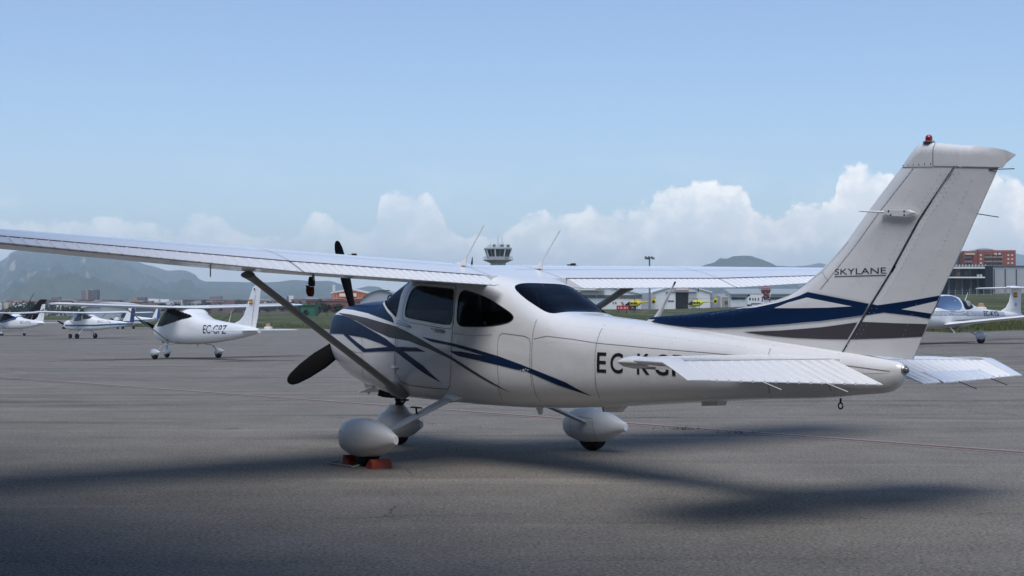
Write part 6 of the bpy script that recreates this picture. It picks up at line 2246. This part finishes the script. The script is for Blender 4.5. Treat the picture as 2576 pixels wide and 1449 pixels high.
def low_wing():
    """T-tailed low-wing four-seater"""
    X, Y = 15.77, 51.9
    r = empty('low_wing_airplane', mat=pmat(X, Y, -.70), label='white low-wing T-tail airplane with registration EC-KYS parked behind the big tail fin', cat='airplane')
    B = Body([(-5.3, .90, 1.00, 1.10, .06, 2, 2), (-4.4, .88, 1.02, 1.16, .13, 2, 2), (-3.2, .84, 1.03, 1.22, .19, 2.1, 2.1), (-2.3, .76, 1.02, 1.30, .28, 2.3, 2.2), (-1.5, .66, 1.00, 1.48, .42, 2.5, 2.3), (-.8, .58, .98, 1.68, .53, 2.7, 2.4), (-.1, .55, .97, 1.78, .58, 2.8, 2.5),
              (.5, .55, .97, 1.76, .58, 2.8, 2.5), (.95, .56, .97, 1.60, .56, 2.8, 2.4), (1.35, .58, .97, 1.36, .52, 2.7, 2.5), (1.8, .62, .97, 1.26, .45, 2.6, 2.5), (2.3, .70, .97, 1.18, .33, 2.4, 2.4), (2.5, .80, .97, 1.10, .2, 2.2, 2.2)])
    fwd = smooth_poly([(1.30, 1.33), (1.05, 1.56), (.65, 1.71), (.2, 1.745), (-.25, 1.73), (-.38, 1.55), (-.36, 1.24), (.2, 1.19), (.6, 1.20), (.95, 1.27)], 2)
    rear = smooth_poly([(-.52, 1.71), (-.95, 1.62), (-1.30, 1.48), (-1.48, 1.36), (-1.30, 1.30), (-.9, 1.24), (-.55, 1.22), (-.48, 1.45)], 2)
    lines = lambda x, y, z: -3.9 < x < 2.2 and any(abs(z - (1.02 + k * .045 + .004 * x)) < .011 for k in range(4)) and abs(y) > .02
    cl = [('canopy', PSHADE, lambda x, y, z: in_poly(x, z, fwd)), ('rear_window', PDARK, lambda x, y, z: in_poly(x, z, rear)), ('pinstripe', mat('pin_blue', (.09, .14, .24), .4), lines)]
    fu = B.parts(r, cl, ('fuselage', PWHITE), .03, 110)[-1]
    foil('wing', [(0, .85, 1.25, .66), (.6, .72, 1.15, .70), (2.2, .55, 1.05, .86), (4.6, .42, .86, 1.08), (5.7, .30, .62, 1.19), (5.95, .12, .35, 1.23)], PWHITE, r, t=.15)
    decal('walkway', [(.35, .62), (.35, 1.05), (-.30, 1.05), (-.30, .62)], lambda a, b_: (a, b_, .83 + (b_ - .6) * .10), mat('walk_grey', (.10, .105, .11), .9), r, .4)
    fin = foil('fin', [(1.05, -3.45, 1.85, 0), (1.16, -3.75, 1.55, 0), (1.32, -4.20, 1.08, 0), (1.55, -4.42, .88, 0), (2.05, -4.62, .72, 0)], PWHITE, r, 'z', False, .11)
    foil('tailplane', [(0, -4.42, .92, 2.08), (.5, -4.46, .86, 2.08), (1.45, -4.60, .62, 2.08), (1.65, -4.75, .36, 2.08)], PWHITE, r, t=.10)
    MB().loft([[Vector((x * k - 4.75 * (1 - k), w * math.cos(a * math.pi / 5), 2.10 + h * math.sin(a * math.pi / 5))) for a in range(10)] for x, k, w, h in ((-4.25, 1, .02, .01), (-4.35, 1, .07, .05), (-4.8, 1, .08, .07), (-5.25, 1, .05, .04), (-5.35, 1, .01, .01))]).build('tail_bullet', PWHITE, r, smooth=60)
    fm = lambda a, b_: (a, .062, b_)
    flag(fin, -4.70, -4.93, 1.72, 1.90, fm)
    decal('fin_emblem', [(-4.80, 1.50), (-4.86, 1.50), (-4.86, 1.40), (-4.83, 1.36), (-4.80, 1.40)], fm, mat('emblem_dark', (.04, .045, .06), .6), fin, .3)
    text_decal('fin_lettering', 'DA40TD', -4.48, -4.78, 1.22, 1.26, lambda a, b_: (a, .075, b_), MATS['lettering_faint'], fin, maxlen=0)
    text_decal('registration', 'EC-KYS', -2.20, -3.40, 1.0, 1.19, B.fmap(1, .012), BLACKP, fu, maxlen=.12, bold=.015)
    for sg in (1, -1):
        MB().tube([(-.15, sg * .45, .62), (-.12, sg * 1.0, .45), (-.1, sg * 1.38, .27)], [.04, .033, .028], 8).build('gear_leg', LEGP, r, smooth=50)
        p = pant(r, (-.08, sg * 1.45, .30), .45, .19, .13, paint('silver_fairing', (.50, .51, .53), .3, grime=.1))
        plane_wheel(p, (-.10, sg * 1.45, .19), .19, .07)
    MB().tube([(1.75, 0, .62), (1.95, 0, .28)], .03, 8).build('nose_leg', LEGP, r, smooth=50)
    p = pant(r, (1.92, 0, .26), .4, .15, .09)
    plane_wheel(p, (1.9, 0, .16), .16, .06)
    MB().tube([(.55, .62, .60), (.52, .80, .40), (.38, .80, .38)], .025, 6).build('boarding_step', PWHITE, r)
    MB().tube([(-1.35, 0, 1.50), (-1.60, 0, 1.88)], [.014, .006], 6).build('spine_antenna', PWHITE, r)
    MB().box((-.35, .1, .56), (.40, .2, .06)).build('belly_fairing', DARKM, r)
    for x, y in ((.15, .27), (.15, -.27), (-.75, .25), (-.75, -.25)):
        MB().box((x - .15, y, 1.28), (.16, .40, .56), Matrix.Rotation(R(-16), 3, 'Y')).build('seat', bmat('seat_pale', (.45, .45, .44)), r)
    MB().box((.95, 0, 1.12), (.4, .9, .3)).build('instrument_panel', TRIM, r)
    propeller(r, (2.5, 0, .98), .92, 3, 15)
    # tie-down rope from the wing to the ground
    Mi = pmat(X, Y, -.70)
    a = Mi @ Vector((-.1, 4.2, .98)); g = Mi @ Vector((-1.9, 5.6, 0)); 
    rp = tag(MB().tube([a, (a.lerp(g, .5) + Vector((0, 0, -.05))), Vector((g.x, g.y, tz(g.x, g.y)))], .016, 6).build('tie_down_rope', ROPE, smooth=50), 'pale tie-down rope slanting from the low wing to the ground', 'rope')


low_wing()


def helicopter(label, u, v, d, psi, sc, m):
    p = at(u, v, d)
    g = tz(p.x, d)
    r = empty('helicopter', mat=pmat(p.x, d, psi, g) @ Matrix.Scale(sc, 4), label=label, cat='helicopter', group='yellow helicopters in front of the hangars')
    B = Body([(-2.2, 1.7, 1.95, 2.25, .15, 2, 2), (-1.6, 1.15, 1.75, 2.45, .6, 2.3, 2.3), (-.8, .75, 1.5, 2.6, .8, 2.6, 2.4), (.4, .62, 1.4, 2.6, .85, 2.6, 2.4), (1.4, .62, 1.35, 2.35, .8, 2.5, 2.2), (2.2, .72, 1.25, 1.85, .6, 2.3, 2.1), (2.75, .95, 1.2, 1.45, .25, 2, 2)])
    cl = [('windscreen', PDARK, lambda x, y, z: x > 1.05 and z > 1.15 and z < 2.35), ('cabin_window', PDARK, lambda x, y, z: abs(y) > .3 and 1.45 < z < 2.1 and (.1 < x < .95 or -.75 < x < -.05 or -1.25 < x < -.85)),
          ('belly', mat('belly_dark', (.06, .05, .02), .6), lambda x, y, z: z < .85)]
    B.parts(r, cl, ('fuselage', m), .06, 28)
    MB().tube([(-1.8, 0, 2.05), (-5.6, 0, 2.3)], [.30, .13], 12).build('tail_boom', m, r, smooth=60)
    MB().lathe([(.62, -.12), (.70, 0), (.62, .12), (.48, .1), (.48, -.1)], 20, (-6.0, 0, 2.25), 'y').build('tail_rotor_shroud', m, r, smooth=60)
    MB().lathe([(.47, -.03), (.47, .03)], 16, (-6.0, 0, 2.25), 'y').build('tail_rotor', FLOORD, r)
    foil('tail_fin', [(2.8, -5.7, .8, 0), (3.5, -6.1, .6, 0)], m, r, 'z', False, .12)
    foil('fin_cap', [(3.5, -6.1, .6, 0), (3.75, -6.2, .5, 0)], mat('fin_red', (.45, .08, .05), .5), r, 'z', False, .12)
    foil('stabiliser', [(0, -4.6, .5, 2.25), (1.2, -4.6, .45, 2.25)], m, r, t=.1)
    foil('engine_cowl', [(2.45, .5, 2.1, 0), (2.9, .1, 1.5, 0)], m, r, 'z', False, .5)
    MB().tube([(-.1, 0, 2.7), (-.1, 0, 3.3)], .12, 8).build('rotor_mast', DARKM, r)
    for k in range(4):
        a = R(20 + 90 * k)
        MB().box((-.1 + 2.55 * math.cos(a), 2.55 * math.sin(a), 3.24), (5.1, .26, .05), Matrix.Rotation(a, 3, 'Z')).build('rotor_blade', DARKM, r)
    for sg in (1, -1):
        MB().tube([(-1.6, sg * 1.0, .08), (1.5, sg * 1.0, .08), (1.9, sg * 1.0, .25)], .06, 6).build('skid', DARKM, r)
        for x in (-.9, .9): MB().tube([(x, sg * .5, .7), (x, sg * 1.0, .08)], .05, 6).build('skid_leg', DARKM, r)
    MB().lathe([(.12, 0), (.2, .15), (.12, .3)], 10, (2.5, .3, .6)).build('searchlight', M_WHITEW, r)


HELI = bmat('helicopter_yellow', (.68, .50, .03), .35, .05)
HELI2 = bmat('helicopter_lime', (.62, .58, .04), .35, .05)
helicopter('golden yellow rescue helicopter behind the red sign, tail to the right', 1595, 772, 405, .35, .95, HELI)
helicopter('lime yellow helicopter parked right of the black doorway', 1752, 767, 415, .25, .92, HELI2)


def box_truck():
    d = 412
    p = at(1901, 760, d)
    g = tz(p.x, d)
    r = empty('box_truck', loc=(p.x, d, g), label='white truck with dark windows just left of the red lattice antenna', cat='truck')
    MB().box((.3, 0, 2.2), (3.6, 2.2, 2.5)).build('body', M_WHITEW, r)
    MB().prism([(-2.6, -1.1, .6), (-1.5, -1.1, .6), (-1.5, -1.1, 2.9), (-2.0, -1.1, 2.9), (-2.5, -1.1, 1.9)], (0, 2.2, 0)).build('cab', M_WHITEW, r)
    MB().box((-1.85, -1.12, 2.2), (.5, .06, .7)).build('window', M_DARKG, r)
    for x in (-1.0, -.3, .6): MB().box((x, -1.12, 2.1), (.35, .06, .7)).build('marking', M_BLK, r)
    MB().box((-.1, 0, .75), (4.6, 2.0, .35)).build('chassis', M_BLK, r)
    for x in (-1.9, 1.2):
        for sg in (1, -1): MB().lathe([(.2, -.14), (.45, -.14), (.45, .14), (.2, .14)], 16, (x, sg * .95, .45), 'y').build('wheel', RUBBER, r)


box_truck()


# ================================================================== trees
LEAF = bmat('leaf', (.045, .062, .028), .8, .5, .8)
LEAF2 = bmat('leaf_dark', (.028, .042, .024), .8, .5, .8)
BARK = bmat('bark', (.09, .07, .05))


def crown_mesh(seed, rx, ry, rz, zc, n, leaf):
    rnd = random.Random(seed)
    mb = MB()
    blobs = [(rnd.uniform(-.55, .55) * rx, rnd.uniform(-.5, .5) * ry, zc + rnd.uniform(-.45, .5) * rz, rnd.uniform(.38, .62)) for _ in range(9)]
    for i in range(n):
        bx, by, bz, br = rnd.choice(blobs)
        while True:
            v = Vector((rnd.uniform(-1, 1), rnd.uniform(-1, 1), rnd.uniform(-1, 1)))
            if .25 < v.length < 1: break
        p = Vector((bx + v.x * rx * br, by + v.y * ry * br, bz + v.z * rz * br))
        a = Vector((rnd.gauss(0, 1), rnd.gauss(0, 1), rnd.gauss(0, 1))).normalized()
        b_ = a.cross(Vector((rnd.gauss(0, 1), rnd.gauss(0, 1), rnd.gauss(0, 1)))).normalized()
        s = leaf * rnd.uniform(.6, 1.3)
        mb.add([p - a * s, p + b_ * s * .6, p + a * s, p - b_ * s * .6], [(0, 1, 2, 3)])
    return mb


def tree(label, u, vtop, d, wpx, seed, m=LEAF, name='tree', group=None):
    p = at(u, vtop, d)
    g = tz(p.x, d)
    H = p.z - g
    r = empty(name, loc=(p.x, d, g), label=label, cat='tree', group=group)
    rx = wpx / FOC * d / 2
    MB().tube([(0, 0, -.2), (.1, 0, H * .3), (0, .1, H * .65)], [.035 * H, .025 * H, .01 * H], 8).tube([(.1, 0, H * .3), (rx * .4, .2, H * .62)], [.018 * H, .006 * H], 6).tube([(.08, 0, H * .34), (-rx * .4, -.2, H * .6)], [.018 * H, .006 * H], 6).build('trunk', BARK, r, smooth=50)
    crown_mesh(seed, rx, rx * .9, H * .42, H * .6, 420, max(.28, rx * .16)).build('crown', m, r, fix=False)


tree('dark pointed cypress left of the white tail fin', 556 + 2, 763, 560, 12, 1, LEAF2)
tree('round dark tree by the pale warehouse end', 449, 765, 520, 26, 2, LEAF2)
tree('bushy tree beside the green shed', 800, 766, 345, 22, 3)
tree('wide dark tree right of the green shed', 822, 763, 350, 30, 4, LEAF2)
tree('leafy tree just left of the engine cowling', 850, 764, 352, 34, 5)
tree('low tree at the foot of the grey tower', 228, 767, 640, 24, 6, LEAF2)
tree('spreading dark tree left of the swept black tail', 88, 765, 520, 46, 7, LEAF2)
tree('small tree right of the swept black tail', 176, 770, 520, 24, 8)
tree('low bushy tree above the net-covered canopy', 40, 772, 520, 36, 9)
tree('dark tree in front of the cypress and brick block', 520, 767, 540, 26, 10, LEAF2)
tree('slim tree beside the cream flats right of the fin', 690, 764, 620, 14, 11)
tree('small bush against the green shed wall', 770, 777, 325, 12, 12)


def tree_belt():
    rnd = random.Random(12)
    mb = MB()
    for i in range(120):
        u = rnd.uniform(-500, 1330)
        d = rnd.uniform(480, 760)
        p = at(u, 787, d)
        g = tz(p.x, d)
        H = rnd.uniform(3.0, 5.5) * (1.25 if u < 200 else 1)
        rx = rnd.uniform(2.5, 5)
        sub = crown_mesh(500 + i, rx, rx, H * .5, H * .5, 110, .55)
        n0 = len(mb.v)
        mb.add([(v[0] + p.x, v[1] + d, v[2] + g) for v in sub.v], sub.f)
    tag(mb.build('tree_belt', LEAF2, fix=False), 'dark belt of trees and hedges along the far side of the field', 'trees', kind='stuff')
    # rough grass at the edge of the apron and on the bank
    mb = MB()
    for i in range(16000):
        u = rnd.uniform(-100, 2700)
        e = _edge(u)
        d = e * (1.004 + abs(rnd.gauss(0, .10)))
        X = (u - 1288) / FOC * d
        z = tz(X, d)
        h = rnd.uniform(.10, .30); w = rnd.uniform(.02, .05); lean = rnd.uniform(-.12, .12)
        mb.add([(X - w, d, z - .02), (X + w, d, z - .02), (X + lean, d + rnd.uniform(-.1, .1), z + h)], [(0, 1, 2)])
    gm = bmat('rough_grass', (.085, .095, .038), .9, .45, .5)
    tag(mb.build('rough_grass', gm, fix=False), 'rough grass fringe along the edge of the apron', 'grass', kind='stuff')


tree_belt()


# ================================================================== small things near the airplane
def chocks():
    zoff = -1.37 * A_BANK
    def wedge(label, x, s):
        r = empty('wheel_chock', mat=A_MAT @ Matrix.Translation((x, 1.37, zoff)), label=label, cat='chock', group='orange wheel chocks')
        P = [(s * .075, 0), (-s * .065, 0), (-s * .052, .025), (s * .026, .085), (s * .048, .085), (s * .066, .05)]
        W = .105
        V = [(px, -W, pz) for px, pz in P] + [(px * .92, W, pz) for px, pz in P]
        MB().add([(a, b_, c + .002) for a, b_, c in V], [tuple(range(5, -1, -1)), tuple(range(6, 12))] + [(i, (i + 1) % 6, 6 + (i + 1) % 6, 6 + i) for i in range(6)]).build('wedge', ORANGE, r)
        MB().tube([(s * .02, -W - .004, .05), (s * .02, W + .004, .05)], .012, 8).build('rope_hole', BLACKP, r)
        return r
    wedge('orange wheel chock behind the near main wheel', -.285, -1)
    wedge('orange wheel chock ahead of the near main wheel', .175, 1)
    pts = [(.20, 1.52, .03), (.30, 1.56, .012), (.26, 1.62, .010), (.05, 1.60, .010), (-.10, 1.57, .010), (-.20, 1.60, .010), (-.22, 1.54, .03)]
    M = A_MAT @ Matrix.Translation((0, 0, zoff))
    tag(MB().tube([M @ Vector(p) for p in pts], .008, 6).build('chock_rope', ROPE, smooth=60), 'thin grey rope joining the two orange chocks', 'rope')
    # red cover on the pitot tube under the left wing
    p = wing_pt(1.83, .32, False)
    r = empty('pitot_cover', mat=A_MAT @ Matrix.Translation(p + Vector((.05, 0, -.085))) @ Matrix.Scale(.72, 4), label='rust red pitot cover hanging under the left wing', cat='cover')
    cm = bmat('cover_rust', (.17, .035, .02), .8, .3, 20)
    gm = bmat('cover_grey', (.075, .07, .065), .8, .3, 20)
    def sock(z, x, rx, ry): return [Vector((x + rx * math.cos(a * math.pi / 6), ry * math.sin(a * math.pi / 6), z)) for a in range(12)]
    MB().loft([sock(.10, -.02, .035, .03), sock(.06, -.02, .06, .04), sock(.0, -.025, .062, .042), sock(-.03, -.03, .05, .035)]).build('strap', gm, r, smooth=50)
    MB().loft([sock(-.035, .02, .075, .045), sock(-.08, .02, .085, .05), sock(-.13, .01, .075, .045), sock(-.165, .0, .045, .03)]).build('pouch', cm, r, smooth=50)
    MB().prism([(.07, -.02, -.09), (.115, -.02, -.015), (.085, -.02, -.03), (.06, -.02, -.03)], (0, .04, 0)).build('flap', cm, r)


chocks()


def weeds():
    rnd = random.Random(3)
    for n_, (u, v, lab) in enumerate(((1727, 1081, 'small weed tuft in the asphalt near the guide line, below the fuselage'), (1850, 1090, 'tiny dry weed in the asphalt right of the larger tuft'))):
        k = (787 - v) / FOC
        d = CAM_H / (-k)
        x = (u - 1288) / FOC * d
        mb = MB()
        for i in range(40 - 18 * n_):
            a = rnd.uniform(0, 6.28); l = rnd.uniform(.04, .12); w = .004
            bx, by = rnd.gauss(0, .12), rnd.gauss(0, .02)
            mb.add([(bx - w, by, 0), (bx + w, by, 0), (bx + math.cos(a) * l * .6, by + math.sin(a) * l * .6, l * .5)], [(0, 1, 2)])
        o = mb.build('weed_tuft', bmat('weed', (.06, .065, .03), .9, .3, 20), fix=False)
        o.location = (x, d, .003)
        tag(o, lab, 'weed')


weeds()


def open_hangar():
    """the open-fronted hangar under whose roof edge the photographer stands; it shades the near left of the apron"""
    ang = math.atan2(-.680, .733)
    r = empty('open_hangar', loc=(-4.10, 9.45, 0), rz=ang, label='open-fronted sheet metal hangar over the camera, outside the picture', cat='hangar')
    # local x along the roof edge, local -y into the hangar
    sheet = bmat('hangar_sheet', (.16, .165, .17), .6, .08, .5)
    MB().box((4, -9, 6.35), (36, 18, .35)).build('roof', sheet, r)
    MB().box((4, -18.1, 3.1), (36, .2, 6.2)).build('wall', sheet, r)
    for x in (-14.1, 22.1): MB().box((x, -9.05, 3.1), (.2, 17.9, 6.2)).build('wall', sheet, r)
    for x in (-9, 15): MB().box((x, -.3, 3.08), (.3, .3, 6.16)).build('post', DARKM, r)
    for i in range(7): MB().box((-12 + i * 5.2, -9, 6.0), (.25, 17.6, .34)).build('roof_beam', DARKM, r)


open_hangar()


# ================================================================== the hazy air over the plain
def haze():
    X = 12800
    o = MB().box((0, 0, 238), (2 * X, 2 * X, 490)).build('haze', None if False else hazemat())
    o['kind'] = 'stuff'
    o['label'] = 'pale bluish haze in the air over the plain'


def hazemat():
    m = bpy.data.materials.new('haze_air')
    m.use_nodes = True
    nt = m.node_tree
    nt.nodes.clear()
    out = nd(nt, 'ShaderNodeOutputMaterial')
    v = nd(nt, 'ShaderNodeVolumePrincipled')
    v.inputs['Color'].default_value = (.72, .86, 1.0, 1)
    v.inputs['Density'].default_value = 1.4e-4
    v.inputs['Anisotropy'].default_value = 0.0
    nt.links.new(v.outputs[0], out.inputs['Volume'])
    return m


haze()
